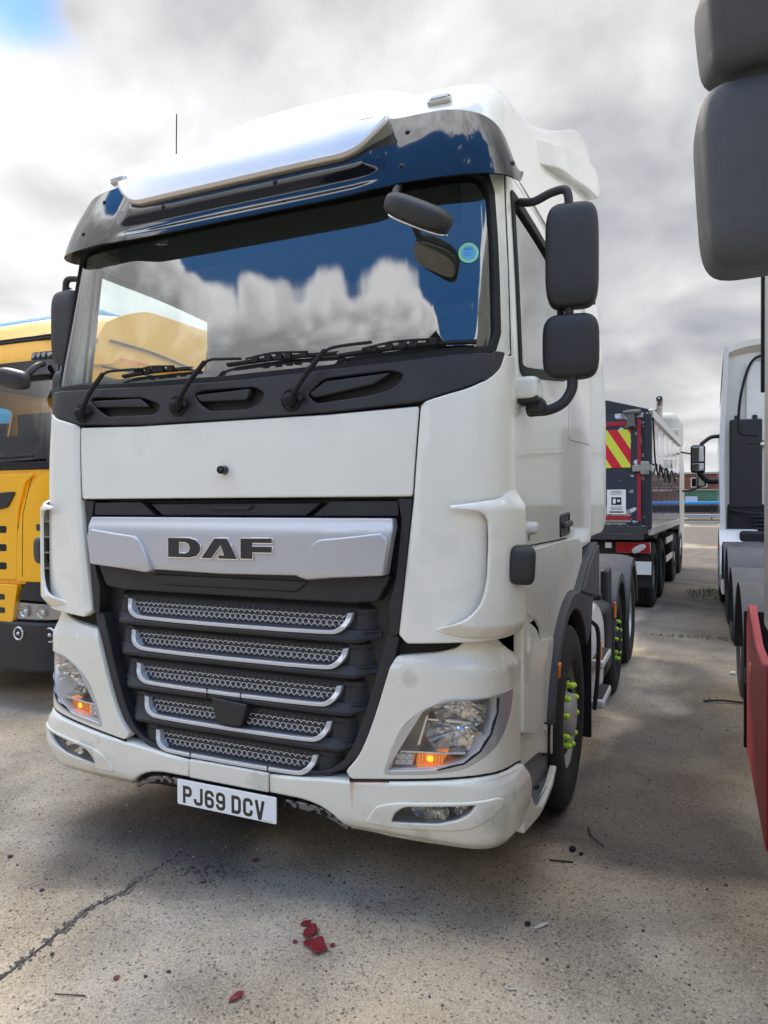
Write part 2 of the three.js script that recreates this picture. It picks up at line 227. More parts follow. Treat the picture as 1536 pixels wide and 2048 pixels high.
// ---------------------------------------------------------------- the yard
{
  const N = 1536, M2 = 3.3; // metres per repeat
  // exposed aggregate: stones of mixed size and colour in a sandy binder, with stains and scuffs
  const col = new Float32Array(N * N * 3), hgt = new Float32Array(N * N), H2 = N / 2, low = new Float32Array(H2 * H2 * 3);
  const keep = seedState; seedState = 99;
  const spots = [...Array(24).keys()].map(() => [rnd(), rnd(), 0.006 + 0.03 * rnd() ** 3, rr(0.5, 1)]);
  for (let y = 0; y < H2; y++) for (let x = 0; x < H2; x++) { const u = x / H2, v = y / H2, n = tfbm(u, v, 11, 6, 60), g = tfbm(u, v, 6, 4, 80); let st = 0; for (const [su, sv, r, k] of spots) { let du = Math.abs(u - su), dv = Math.abs(v - sv); du = Math.min(du, 1 - du); dv = Math.min(dv, 1 - dv); if (du < r * 1.6 && dv < r * 1.6) st = Math.max(st, k * sstep(1.12, 0.85, Math.hypot(du, dv) / r + 1.1 * (n - 0.5))); } const o = (y * H2 + x) * 3; low[o] = n; low[o + 1] = g; low[o + 2] = st; }
  for (let y = 0; y < N; y++) for (let x = 0; x < N; x++) { const l = ((y >> 1) * H2 + (x >> 1)) * 3, n = low[l], g = low[l + 1], st = low[l + 2], f = tileN(x / 2, y / 2, N / 2, 61), f2 = hash(x, y, 9), o = y * N + x, k = (0.405 + 0.36 * (n - 0.5) + 0.26 * (f - 0.5) + 0.16 * (f2 - 0.5)) * (1 - 0.2 * st); col[o * 3] = k * (1.19 + 0.16 * (g - 0.5)); col[o * 3 + 1] = k * 1.0; col[o * 3 + 2] = k * (0.74 - 0.16 * (g - 0.5)); hgt[o] = 0.35 + 0.3 * (n - 0.5) + 0.16 * f; }
  const kinds = [[0.33, 0.25, 0.16], [0.46, 0.4, 0.31], [0.2, 0.17, 0.14], [0.14, 0.13, 0.115], [0.08, 0.076, 0.072], [0.36, 0.2, 0.1], [0.55, 0.5, 0.43], [0.25, 0.19, 0.14], [0.2, 0.18, 0.15], [0.62, 0.56, 0.46], [0.42, 0.33, 0.22]];
  for (let i = 0; i < 62000; i++) {
    const big = rnd() ** 5, r = 0.7 + 2.9 * big, e = rr(0.5, 1), a = rr(0, 3.14), cx = rnd() * N, cy = rnd() * N, c = kinds[Math.floor(rnd() * kinds.length)], t = rr(0.7, 1.2), ca = Math.cos(a), sa = Math.sin(a);
    for (let dy = -Math.ceil(r); dy <= r; dy++) for (let dx = -Math.ceil(r); dx <= r; dx++) { const u = (dx * ca + dy * sa) / r, v = (-dx * sa + dy * ca) / (r * e), d = u * u + v * v; if (d > 1) continue; const o = (((Math.round(cy) + dy) % N + N) % N) * N + ((Math.round(cx) + dx) % N + N) % N, w = d > 0.75 ? 0.45 : 0.8; for (let q = 0; q < 3; q++) col[o * 3 + q] = lerp(col[o * 3 + q], c[q] * t, w); hgt[o] = lerp(hgt[o], 0.55 + 0.4 * Math.sqrt(1 - d), 0.8); }
  }
  seedState = keep;
  const enc = (v) => (v <= 0.0031308 ? v * 12.92 : 1.055 * v ** (1 / 2.4) - 0.055);
  const map = tex(N, N, (x, y) => { const o = (y * N + x) * 3; return [enc(col[o]), enc(col[o + 1]), enc(col[o + 2])]; }), bump = tex(N, N, (x, y) => { const k = hgt[y * N + x]; return [k, k, k]; }, false);
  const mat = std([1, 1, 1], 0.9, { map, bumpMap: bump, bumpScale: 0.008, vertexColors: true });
  // one sheet to the horizon, fine near the trucks
  const ax = (a, b, n, p) => [...Array(n + 1).keys()].map((i) => { const u = i / n * 2 - 1; return lerp(a, b, 0.5 + 0.5 * Math.sign(u) * Math.abs(u) ** p); });
  const xs = ax(-150, 150, 260, 3.2), zs = ax(-200, 150, 260, 3.2).map((z) => z + 25 * (1 - Math.min(1, Math.abs(z + 25) / 175)));
  const pos = [], uv = [], c3 = [], ix = [];
  for (const z of zs) for (const x of xs) {
    const n = fbm(x * 0.9 + 50, 3, z * 0.9 + 20, 5), m = fbm(x * 0.23 + 9, 8, z * 0.23 + 3, 4), d = fbm(x * 2.4, 4, z * 2.4 + 8, 4);
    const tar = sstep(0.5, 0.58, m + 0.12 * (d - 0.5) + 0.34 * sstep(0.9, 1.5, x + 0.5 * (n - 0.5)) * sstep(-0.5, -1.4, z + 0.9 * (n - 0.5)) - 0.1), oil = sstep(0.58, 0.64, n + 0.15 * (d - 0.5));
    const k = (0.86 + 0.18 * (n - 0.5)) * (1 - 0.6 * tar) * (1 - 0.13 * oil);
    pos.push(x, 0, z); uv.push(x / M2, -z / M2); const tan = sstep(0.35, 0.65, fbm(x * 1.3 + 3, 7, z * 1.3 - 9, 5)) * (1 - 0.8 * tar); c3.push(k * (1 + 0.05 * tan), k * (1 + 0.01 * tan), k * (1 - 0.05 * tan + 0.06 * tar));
  }
  const w = xs.length; for (let j = 0; j < zs.length - 1; j++) for (let i = 0; i < w - 1; i++) { const a = j * w + i; ix.push(a, a + w, a + 1, a + 1, a + w, a + w + 1); }
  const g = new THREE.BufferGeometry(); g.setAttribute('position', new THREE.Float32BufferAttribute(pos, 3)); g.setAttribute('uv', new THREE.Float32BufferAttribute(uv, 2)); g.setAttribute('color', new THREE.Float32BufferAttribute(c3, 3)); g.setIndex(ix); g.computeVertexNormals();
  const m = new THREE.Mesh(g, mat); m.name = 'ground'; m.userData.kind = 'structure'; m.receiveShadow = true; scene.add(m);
}
// ---------------------------------------------------------------- the white tractor unit in the middle
// Its outer skin: s = metres round the plan outline from the centre line, y = height.
const PLAN = [[0, 0], [0.4, -0.002], [0.8, -0.012], [1.0, -0.026], [1.1, -0.052], [1.162, -0.1], [1.195, -0.18], [1.207, -0.3], [1.213, -0.6], [1.22, -1.45], [1.222, -2.35]];
const ARC = PLAN.map(() => 0); for (let i = 1; i < PLAN.length; i++) ARC[i] = ARC[i - 1] + Math.hypot(PLAN[i][0] - PLAN[i - 1][0], PLAN[i][1] - PLAN[i - 1][1]);
const planX = spline(PLAN.map((p, i) => [ARC[i], p[0]])), planZ = spline(PLAN.map((p, i) => [ARC[i], p[1]]));
const lean = spline([[0.2, -0.06], [0.35, -0.012], [0.5, 0], [1.7, 0], [1.9, -0.004], [2.07, -0.015], [2.26, -0.03], [2.6, -0.09], [3.05, -0.17], [3.3, -0.235]]);
const tuck = spline([[0.2, 1], [2, 1], [2.3, 0.995], [3.05, 0.957], [3.4, 0.93]]);
const skin = surface((s, y) => V(Math.sign(s) * planX(Math.abs(s)) * tuck(y), y, planZ(Math.abs(s)) + lean(y)));
const T = thing('tractor_unit', 'large white tractor unit with dark slatted grille filling the middle of the yard', 'truck');
const P = (name, g, m, parent = T, label) => part(name, g, m, parent, label);
const sides = (fn) => { for (const k of [1, -1]) fn(k, (c) => (k > 0 ? c : mir(c)), (x) => k * x); };

// cab shell with the openings of windscreen and side windows
const wsOut = [[0, 2.216], [0.5, 2.222], [0.835, 2.238], [1.15, 2.252], [1.19, 2.272], [1.217, 2.34], [1.212, 2.55], [1.204, 2.75], [1.192, 2.93], [1.165, 3.0], [1.1, 3.03], [0.7, 3.05], [0, 3.06]];
const sym = (half) => [...half, ...mir(half.filter((p) => p[0] > 1e-6))];
const wsFrame = sym(wsOut);
const winB = [[1.318, 2.985], [1.395, 2.215], [1.5, 2.213], [2.42, 2.345], [2.42, 2.955], [1.9, 2.985]];
const winAt = (d, k = 1) => rounded(inset(winB, d), [0.03, 0.05, 0.08, 0.05, 0.06, 0.2].map((r) => Math.max(0.008, r - d) * k), 5), winOut = winAt(0);
const arch = (r, a0, a1, n = 12, cs = 2.54, cy = 0.5) => [...Array(n + 1).keys()].map((i) => { const a = lerp(a0, a1, i / n) * Math.PI / 180; return [cs - r * Math.cos(a), cy + r * Math.sin(a)]; });
{
  const right = [[1.14, 2.207], [1.225, 2.235], [1.3, 2.275], [1.312, 1.76], [1.4, 1.16], [1.7, 1.16], ...arch(0.69, 72, 118, 8), [3.05, 1.40], [3.42, 1.42], [3.42, 3.12]];
  const contour = [...right, ...mir(right)];
  P('cab_shell', panel(skin, contour, { holes: [wsFrame, winOut, mir(winOut)], depth: 0.03, bevel: 0.003, h: 0.07, off: 0 }), M.white);
}
// roof: the skin goes on over the top
{
  const rows = [[3.1, -0.182, 0.9545], [3.22, -0.213, 0.944], [3.34, -0.258, 0.937], [3.42, -0.31, 0.929], [3.485, -0.375, 0.916], [3.535, -0.465, 0.897], [3.567, -0.59, 0.872], [3.585, -0.75, 0.83], [3.597, -1.0, 0.7], [3.605, -1.3, 0.5], [3.61, -1.5, 0.25], [3.61, -1.6, 0.0]];
  const r0 = (k) => spline(rows.map((r, i) => [i, r[k]])), Y = r0(0), Zc = r0(1), Wd = r0(2);
  const roofAt = surface((s, v) => { const q = clamp(v, 0, rows.length - 1), a = Math.abs(s); const side = sstep(1.3, 2.2, a); return V(Math.sign(s) * planX(a) * (Wd(q) + (0.965 - Wd(q)) * side * (1 - sstep(4.5, 8, q))), Y(q) + 0.62 * sstep(1.35, 3.2, a) * sstep(0, 5.5, q), Math.max(planZ(a) + Zc(q), -2.66)); });
  P('roof', grid(120, 44, (u, v) => roofAt(lerp(-3.39, 3.39, u), v * (rows.length - 1)), 0), M.white);
  // high air deflector
  const crown = spline([[-2.6, 4.04], [-1.8, 3.99], [-1.3, 3.93], [-1.0, 3.855], [-0.8, 3.79], [-0.7, 3.74], [-0.63, 3.67], [-0.56, 3.55]]), brow = spline([[-2.6, 3.98], [-2.14, 3.86], [-1.42, 3.6], [-1.2, 3.54], [-0.95, 3.53], [-0.56, 3.5]]), dw = spline([[-2.6, 1.19], [-1.7, 1.185], [-1.3, 1.12], [-1.0, 0.97], [-0.8, 0.84], [-0.7, 0.79], [-0.56, 0.72]]);
  P('roof_deflector', grid(64, 34, (u, v) => { const z = lerp(-0.56, -2.6, v ** 1.8), q = u * 2 - 1, b = brow(z), c = crown(z); return V(q * dw(z), b + (c - b) * (1 - Math.abs(q) ** 4.5) - 0.06 * Math.abs(q) ** 24, z + 0.06 * (1 - q * q) * (1 - v)); }, 0), M.white);
  sides((k) => { const q0 = roofAt(k * 0.945, 2.3, 0.008), q1 = roofAt(k * 0.945, 2.32, 0.018); const l = P('marker_lamp', place(new RoundedBoxGeometry(0.105, 0.036, 0.024, 3, 0.01), q0.x, q0.y, q0.z, -0.45, k * 0.05), M.whitePlastic); P('lens', place(new RoundedBoxGeometry(0.076, 0.024, 0.014, 3, 0.006), q1.x, q1.y, q1.z, -0.45, k * 0.05), std([0.4, 0.42, 0.43], 0.12), l); for (const q of [-1, 1]) P('screw', place(new THREE.SphereGeometry(0.005, 8, 6), q1.x + q * 0.044, q1.y, q1.z), M.metal, l); });
  P('antenna', [tube([[-1.03, 3.56, -0.9], [-1.025, 3.8, -0.9], [-1.02, 4.05, -0.9]], 0.0035, 12, 6), cyl(0.012, 0.016, 0.06, -1.03, 3.57, -0.9)], M.black);
}
// side collar behind the roof and extenders behind the cab
sides((k) => {
  P('roof_collar', panel(surface((a, b) => V(k * (1.16 + 0.075 * sstep(0.5, 1.5, a) - 0.06 * sstep(3.3, 4.05, b) * sstep(2.6, 1, a)), b, -a), k), rounded([[0.62, 3.28], [0.8, 3.3], [0.95, 3.345], [1.6, 3.53], [2.15, 3.7], [2.7, 3.84], [2.76, 3.93], [2.6, 4.0], [2.15, 3.89], [1.42, 3.64], [1.22, 3.56], [0.85, 3.45]], 0.04), { off: (a) => -0.055 * sstep(1.3, 0.75, a), depth: 0.07, bevel: 0.014, h: 0.06 }), M.white);
  P('side_extender', panel(surface((a, b) => V(k * (1.222 + 0.045 * sstep(2.3, 2.8, a) - 0.05 * sstep(2.2, 3.7, b)), b, -a), k), rounded([[2.35, 1.45], [2.68, 1.47], [2.84, 1.56], [2.82, 2.4], [2.62, 3.2], [2.5, 3.6], [2.4, 3.74], [2.3, 3.7]], 0.05), { depth: 0.04, bevel: 0.01, h: 0.12 }), M.white);
  const C = (c) => (k > 0 ? c : mir(c));
  // door with its shut line, window and handle
  const door = P('door', panel(skin, C(rounded([[1.303, 2.27], [1.314, 1.77], [1.44, 1.5], [2.5, 1.488], [2.512, 2.2], [2.512, 3.02], [1.9, 3.06], [1.27, 3.055]], 0.03)), { holes: [C(winOut)], off: 0.006, depth: 0.012, bevel: 0.005, h: 0.08 }), M.white);
  P('door_seal', panel(skin, C(rounded([[1.297, 2.27], [1.308, 1.77], [1.434, 1.494], [2.506, 1.481], [2.518, 2.2], [2.518, 3.03], [1.9, 3.07], [1.263, 3.064]], 0.03)), { holes: [C(rounded([[1.315, 2.27], [1.326, 1.77], [1.452, 1.512], [2.49, 1.5], [2.5, 2.2], [2.5, 3.0], [1.9, 3.04], [1.285, 3.04]], 0.03))], off: 0.0015, depth: 0.004, bevel: 0.0005, h: 0.08 }), M.black, door);
  P('window_frame', panel(skin, C(winAt(-0.008)), { holes: [C(winAt(0.04))], off: 0.012, depth: 0.03, bevel: 0.005, h: 0.08 }), M.black, door);
  P('pane', panel(skin, C(winAt(0.02)), { off: -0.004, depth: 0.005, bevel: 0.001, h: 0.1 }), M.glass, door);
  const hs = C(rounded([[2.25, 1.618], [2.53, 1.632], [2.53, 1.508], [2.25, 1.5]], 0.025));
  const hd = P('handle', [panel(skin, hs, { holes: [inset(ccw(hs), 0.018)], off: 0.014, depth: 0.02, bevel: 0.006, h: 0.05 }), panel(skin, inset(ccw(hs), 0.014), { off: 0.007, depth: 0.003, bevel: 0.001 }), panel(skin, C(rounded([[2.27, 1.578], [2.51, 1.585], [2.51, 1.553], [2.27, 1.548]], 0.012)), { off: 0.034, depth: 0.03, bevel: 0.008 })], M.darkPlastic, door);
  // locker behind the door
  P('locker_lid', panel(skin, C(rounded([[2.54, 2.03], [3.36, 2.06], [3.36, 2.9], [2.54, 2.9]], 0.04)), { off: 0.007, depth: 0.012, bevel: 0.005, h: 0.1 }), M.white);
  // lower step panel between bumper corner and wheel arch
  P('step_panel', panel(skin, C(rounded([[1.42, 1.18], [1.47, 1.2], [1.66, 1.13], [1.75, 1.06], [2.06, 1.02], ...arch(0.665, 18, 8, 3), [1.875, 0.655], [1.62, 0.668], [1.424, 0.735]], 0.02)), { off: 0.016, depth: 0.04, bevel: 0.01, h: 0.05 }), M.white);
  P('lower_door_panel', panel(skin, C(rounded([[1.445, 1.478], [3.4, 1.478], [3.4, 1.44], [3.02, 1.42], ...arch(0.69, 122, 22, 14), [1.8, 1.1], [1.7, 1.16], [1.5, 1.215], [1.42, 1.2]], 0.012)), { off: 0.008, depth: 0.014, bevel: 0.005, h: 0.06 }), M.white);
  // wheel arch: dark flange with the flared panel behind it
  const fl = surface((s, y) => { const q = skin(k * s, y); return V(k * (1.248 + 0.018 * sstep(0.5, 0.72, Math.hypot(s - 2.54, y - 0.5))), y, q.z); }, k);
  P('wheel_arch', panel(fl, rounded([...arch(0.685, 12, 100, 14), [3.0, 1.33], [3.36, 1.42], [3.72, 1.405], [3.72, 1.04], [3.24, 1.06], [3.16, 0.92], ...arch(0.585, 150, 12, 16)], 0.01), { off: 0, depth: 0.06, bevel: 0.012, h: 0.06 }), M.grey);
  P('arch_flare', panel(fl, rounded([[2.72, 1.165], [3.0, 1.3], [3.34, 1.4], [3.7, 1.385], [3.7, 1.06], [3.26, 1.075]], 0.04), { off: 0.014, depth: 0.02, bevel: 0.01, h: 0.06 }), M.grey);
  P('arch_liner', grid(20, 2, (u, v) => { const a = lerp(-0.05, Math.PI * 1.0, u); return V(k * lerp(0.78, 1.235, v), 0.5 + 0.6 * Math.sin(a), -1.45 + 0.6 * Math.cos(a)); }), M.black);
  P('side_reflector', panel(fl, rounded([[2.0, 0.83], [1.985, 0.905], [2.02, 0.91], [2.035, 0.83]], 0.01), { off: 0.012, depth: 0.012, bevel: 0.004 }), M.orange);
  // small lamp housing and dark corner mirror on the flank
  const lamp = P('side_lamp', place(pebble(0.035, 0.026, 0.085, 0.6), k * 1.255, 1.578, -0.315, 0, k * 0.15), M.whitePlastic);
  P('bracket', cyl(0.008, 0.006, 0.05, k * 1.25, 1.55, -0.33), M.whitePlastic, lamp);
  P('corner_mirror', place(pebble(0.052, 0.076, 0.09, 0.45), k * 1.252, 1.443, -0.17, 0, k * 0.3, k * -0.05), M.mirrorShell);
});
function pebble(w, h, d, e = 0.5, n = 28) { // box with soft, bulging sides; w, h, d are half sizes
  const p = (x) => Math.sign(x) * Math.abs(x) ** e;
  return grid(n, n / 2, (u, v) => { const a = u * 2 * Math.PI, b = (v - 0.5) * Math.PI; return V(w * p(Math.cos(b)) * p(Math.cos(a)), h * p(Math.sin(b)), -d * p(Math.cos(b)) * p(Math.sin(a))); }, 0);
}
// windscreen with its black border
const ws = P('windscreen', panel(skin, inset(ccw(wsFrame), 0.006), { off: -0.012, depth: 0.005, bevel: 0.001, h: 0.05 }), M.glass);
P('seal', panel(skin, inset(ccw(wsFrame), -0.004), { holes: [inset(ccw(wsFrame), 0.03)], off: 0.005, depth: 0.035, bevel: 0.005, h: 0.06 }), M.black, ws);
const wsIn = inset(ccw(wsFrame), 0.026);
P('dark_border', panel(skin, inset(ccw(wsFrame), 0.02), { holes: [rounded([[-1.165, 2.262], [1.165, 2.262], [1.163, 2.9], [1.12, 2.975], [-1.12, 2.975], [-1.163, 2.9]], 0.06)], off: -0.019, depth: 0.003, bevel: 0.001, h: 0.06 }), M.black, ws);
P('sticker', panel(skin, [...Array(28).keys()].map((i) => [1.079 + 0.042 * Math.cos(i / 14 * Math.PI), 2.668 + 0.042 * Math.sin(i / 14 * Math.PI)]), { off: -0.009, depth: 0.001, bevel: 0.0003 }), (() => {
  const t = canvasTex(256, 256, (c, w) => { c.fillStyle = '#8fd6a8'; c.fillRect(0, 0, w, w); c.fillStyle = '#5aa7d8'; c.beginPath(); c.arc(128, 128, 88, 0, 7); c.fill(); c.strokeStyle = '#2a5f8a'; c.lineWidth = 4; c.stroke(); c.fillStyle = '#173a66'; c.textAlign = 'center'; c.font = 'bold 46px sans-serif'; c.fillText('0652', 128, 96); c.font = '20px sans-serif'; for (let i = 0; i < 3; i++) c.fillRect(70, 118 + i * 22, 116 - i * 16, 5); for (let i = 0; i < 36; i++) { const a = i / 36 * 6.283; c.fillStyle = '#2d7d5a'; c.fillRect(128 + 106 * Math.cos(a) - 3, 128 + 106 * Math.sin(a) - 5, 6, 10); } });
  t.repeat.set(1 / 0.084, 1 / 0.084); t.offset.set(-(1.079 - 0.042) / 0.084, -(2.668 - 0.042) / 0.084); return new THREE.MeshStandardMaterial({ map: t, roughness: 0.5 });
})(), ws);

// cab interior
P('cab_lining', [box(2.3, 1.6, 0.04, 0, 2.35, -2.2), box(2.24, 0.05, 1.95, 0, 3.1, -1.3), box(2.3, 0.05, 2, 0, 1.62, -1.25), ...[-1, 1].flatMap((k) => [box(0.04, 1.5, 0.86, k * 1.15, 2.4, -1.8), box(0.05, 0.62, 1.2, k * 1.16, 1.9, -0.85)])], M.trim);
P('dashboard', [grid(24, 8, (u, v) => { const x = lerp(-1.1, 1.1, u), c = lin([[0, 0], [0.35, 0.42], [0.7, 0.6], [1, 0.62]])(v); return V(x, lerp(2.16, 2.24, Math.sin(v * 2.2)) - 0.5 * sstep(0.75, 1, v) + 0.05 * Math.exp(-(((x + 0.62) / 0.3) ** 2)) * Math.sin(v * 3), -0.14 - c); }), rbox(0.5, 0.12, 0.12, 0.03, -0.62, 2.28, -0.62)], M.trim);
for (const k of [-1, 1]) { const st = P('seat', [rbox(0.52, 0.75, 0.16, 0.07, k * 0.62, 2.2, -1.35, -0.15), rbox(0.5, 0.14, 0.5, 0.06, k * 0.62, 1.85, -1.1)], M.cloth); P('headrest', rbox(0.3, 0.2, 0.12, 0.05, k * 0.62, 2.68, -1.42), M.cloth, st); }
P('steering_wheel', [place(new THREE.TorusGeometry(0.225, 0.017, 10, 40), -0.62, 2.22, -0.66, -0.95), place(new THREE.CylinderGeometry(0.06, 0.06, 0.03, 20), -0.62, 2.21, -0.66, 0.6), place(new THREE.BoxGeometry(0.42, 0.04, 0.015), -0.62, 2.22, -0.66, -0.95)], M.darkPlastic);
P('sun_blind', rbox(1.9, 0.2, 0.02, 0.008, 0, 2.98, -0.36, 0.2), M.cloth);
sides((k) => P('curtain', grid(40, 2, (u, v) => V(k * (1.1 - 0.025 * Math.sin(u * 44)), lerp(2.0, 3.05, v), lerp(-1.3, -1.56, u))), std([0.1, 0.13, 0.15], 0.95)));

// black cowl below the glass with recessed grab steps
{
  const half = [[0, 2.05], [0.5, 2.053], [0.892, 2.072], [1.092, 2.127], [1.167, 2.168], [1.214, 2.223], [1.226, 2.262], [1.168, 2.254], [0.835, 2.24], [0.354, 2.224], [0, 2.218]];
  const slots = [[[-0.82, 2.187], [-0.795, 2.197], [-0.49, 2.178], [-0.384, 2.142], [-0.375, 2.112], [-0.413, 2.092], [-0.7, 2.1], [-0.76, 2.13]], [[-0.186, 2.172], [-0.138, 2.185], [0.14, 2.182], [0.194, 2.15], [0.17, 2.108], [0.107, 2.086], [-0.09, 2.09], [-0.15, 2.125]], [[0.399, 2.132], [0.47, 2.188], [0.5, 2.194], [0.775, 2.204], [0.826, 2.187], [0.815, 2.155], [0.775, 2.128], [0.68, 2.108], [0.44, 2.092]]];
  const holes = slots.map((c) => rounded(c, 0.02, 3));
  const cowl = P('cowl', panel(skin, sym(half), { holes, off: 0.014, depth: 0.03, bevel: 0.006, h: 0.05, wallHoles: 0.05 }), M.plastic);
  P('recess', holes.map((c) => panel(skin, inset(ccw(c), -0.004), { off: -0.034, depth: 0.002, bevel: 0.001 })), M.plastic, cowl);
  [[[-0.815, 2.183], [-0.5, 2.176], [-0.44, 2.13], [-0.78, 2.15]], [[-0.18, 2.168], [0.12, 2.178], [0.1, 2.128], [-0.15, 2.136]], [[0.405, 2.135], [0.48, 2.182], [0.775, 2.196], [0.7, 2.155], [0.43, 2.115]]].forEach((c) => P('grab_step', panel(skin, rounded(c, 0.014), { off: 0.012, depth: 0.035, bevel: 0.008, h: 0.05 }), M.plastic, cowl));
  sides((k) => P('cowl_tip', panel(skin, (k > 0 ? (c) => c : mir)(rounded([[1.12, 2.12], [1.2, 2.19], [1.23, 2.264], [1.17, 2.262]], 0.01)), { off: 0.016, depth: 0.03, bevel: 0.005, h: 0.03 }), M.plastic, cowl));
}
// wipers
for (const [px, py, kx, ky, ex, ey, bx, by, tx, ty] of [[-0.862, 2.124, -0.698, 2.293, -0.484, 2.3, -0.61, 2.284, -0.195, 2.288], [-0.268, 2.124, -0.096, 2.297, 0.08, 2.298, -0.005, 2.287, 0.54, 2.29], [0.327, 2.112, 0.5, 2.293, 0.696, 2.311, 0.545, 2.279, 1.107, 2.292]]) {
  const at = (s, y, o) => { const p = skin(s, y, o); return [p.x, p.y, p.z]; };
  const w = P('wiper', [tube([at(px, py, 0.03), at(lerp(px, kx, 0.5), lerp(py, ky, 0.5), 0.055), at(kx - 0.004, ky - 0.006, 0.06)], 0.011, 12, 8), tube([at(kx - 0.006, ky - 0.008, 0.06), at(kx + 0.03, ky + 0.004, 0.06), at(lerp(kx, ex, 0.5), lerp(ky, ey, 0.5) + 0.003, 0.055), at(ex, ey, 0.045)], 0.0065, 16, 8)], M.black);
  const c = V(...at(px, py, 0.02));
  P('pivot', [place(new THREE.CylinderGeometry(0.03, 0.034, 0.04, 24), c.x, c.y, c.z, Math.PI / 2), place(new THREE.SphereGeometry(0.026, 16, 10), c.x, c.y, c.z + 0.02), place(new THREE.CylinderGeometry(0.012, 0.012, 0.04, 16), c.x + 0.055, c.y + 0.005, c.z, Math.PI / 2), place(new THREE.TorusGeometry(0.044, 0.004, 8, 32), c.x, c.y, c.z)], M.black, w);
  const n = 26, line = [...Array(n + 1).keys()].map((i) => [lerp(bx, tx, i / n), lerp(by, ty, i / n) + 0.006 * Math.sin(i / n * Math.PI)]);
  P('wiper_blade', [strip(skin, line, 0.014, 0.02, 0.028), ...[0.28, 0.4, 0.5, 0.58, 0.72].map((u) => { const p = skin(lerp(bx, tx, u), lerp(by, ty, u) + 0.007, 0.03); return place(new THREE.BoxGeometry(0.03, 0.022, 0.016), p.x, p.y, p.z); }), tube([at(lerp(bx, tx, 0.2), by + 0.012, 0.035), at(lerp(bx, tx, 0.45), lerp(by, ty, 0.45) + 0.022, 0.038), at(lerp(bx, tx, 0.75), ty + 0.012, 0.035)], 0.005, 12, 6)], M.black, w);
}
// sun visor: dark glossy shield, bowed out in the middle over a channel, with a polished trim
{
  const W = 1.335, low = spline([[0, 2.918], [0.6, 2.922], [0.8, 2.945], [0.96, 2.944], [1.1, 2.945], [1.2, 2.965], [1.29, 3.0], [W, 3.06]]), top = spline([[0, 3.285], [0.95, 3.28], [1.06, 3.265], [1.15, 3.235], [1.24, 3.175], [1.3, 3.115], [W, 3.075]]);
  const vis = surface((s, v) => { const a = Math.abs(s), y = lerp(low(a), top(a), v), mid = sstep(0.78, 0.64, a);
    const out = lerp(0.082, 0.035, v ** 1.4), chan = mid * (0.018 - 0.01 * sstep(0.06, 0.14, v) * sstep(0.3, 0.2, v) + 0.018 * sstep(0.2, 0.42, v));
    return skin(s, y, (out + chan) * (1 - 0.3 * sstep(1.12, W, a))); });
  const vz = P('sun_visor', [grid(150, 36, (u, v) => vis(lerp(-W, W, u), v), 0), grid(150, 3, (u, v) => { const s = lerp(-W, W, u), p = vis(s, 0); p.z -= 0.012 * v; p.y -= 0.003 * Math.sin(v * 3.14); return p; }, 0)], M.gloss);
  for (const [s, y] of [[-0.92, 3.2], [-0.42, 3.045], [0.22, 3.045], [-0.99, 3.03], [0.829, 3.188], [0.818, 3.02], [1.235, 3.045], [-1.235, 3.045]]) { const v = (y - low(Math.abs(s))) / (top(Math.abs(s)) - low(Math.abs(s))), p = vis(s, v), n = vis.n(s, v); const g = merge([place(new THREE.SphereGeometry(0.0095, 14, 8), 0, 0, 0), place(new THREE.TorusGeometry(0.011, 0.003, 6, 20), 0, 0, -0.002)]); g.applyQuaternion(new THREE.Quaternion().setFromUnitVectors(V(0, 0, 1), n)); P('bolt', place(g, p.x, p.y, p.z), M.darkPlastic, vz); }
  // polished metal trim
  const half = [[0, 3.072], [0.57, 3.073], [0.64, 3.094], [0.712, 3.155], [0.76, 3.207], [0.765, 3.236], [0, 3.242]];
  const tr = surface((s, y) => { const v = clamp((y - 3.075) / 0.16); return skin(s, y, 0.132 - 0.004 * v + 0.005 * Math.sin(v * 3.1) - 0.008 * sstep(0.5, 0.76, Math.abs(s))); });
  P('polished_trim', panel(tr, rounded(sym(half), 0.03, 5), { off: 0, depth: 0.11, bevel: 0.018, h: 0.03 }), std([0.6, 0.585, 0.56], 0.36, { metalness: 0.7 }), vz);
}
// front mirror on its arm
{
  const m = P('front_mirror', place(pebble(0.14, 0.048, 0.072, 0.6), 0.905, 2.782, 0.02, 0.2, -0.1, -0.5), M.mirrorShell);
  P('arm', tube([[0.77, 2.96, -0.11], [0.79, 2.89, -0.03], [0.83, 2.82, 0.015]], 0.016), M.mirrorShell, m);
  P('mirror_glass', place(pebble(0.128, 0.01, 0.06, 0.62), 0.892, 2.752, -0.01, 0.35, -0.1, -0.5), M.mirror, m);
}
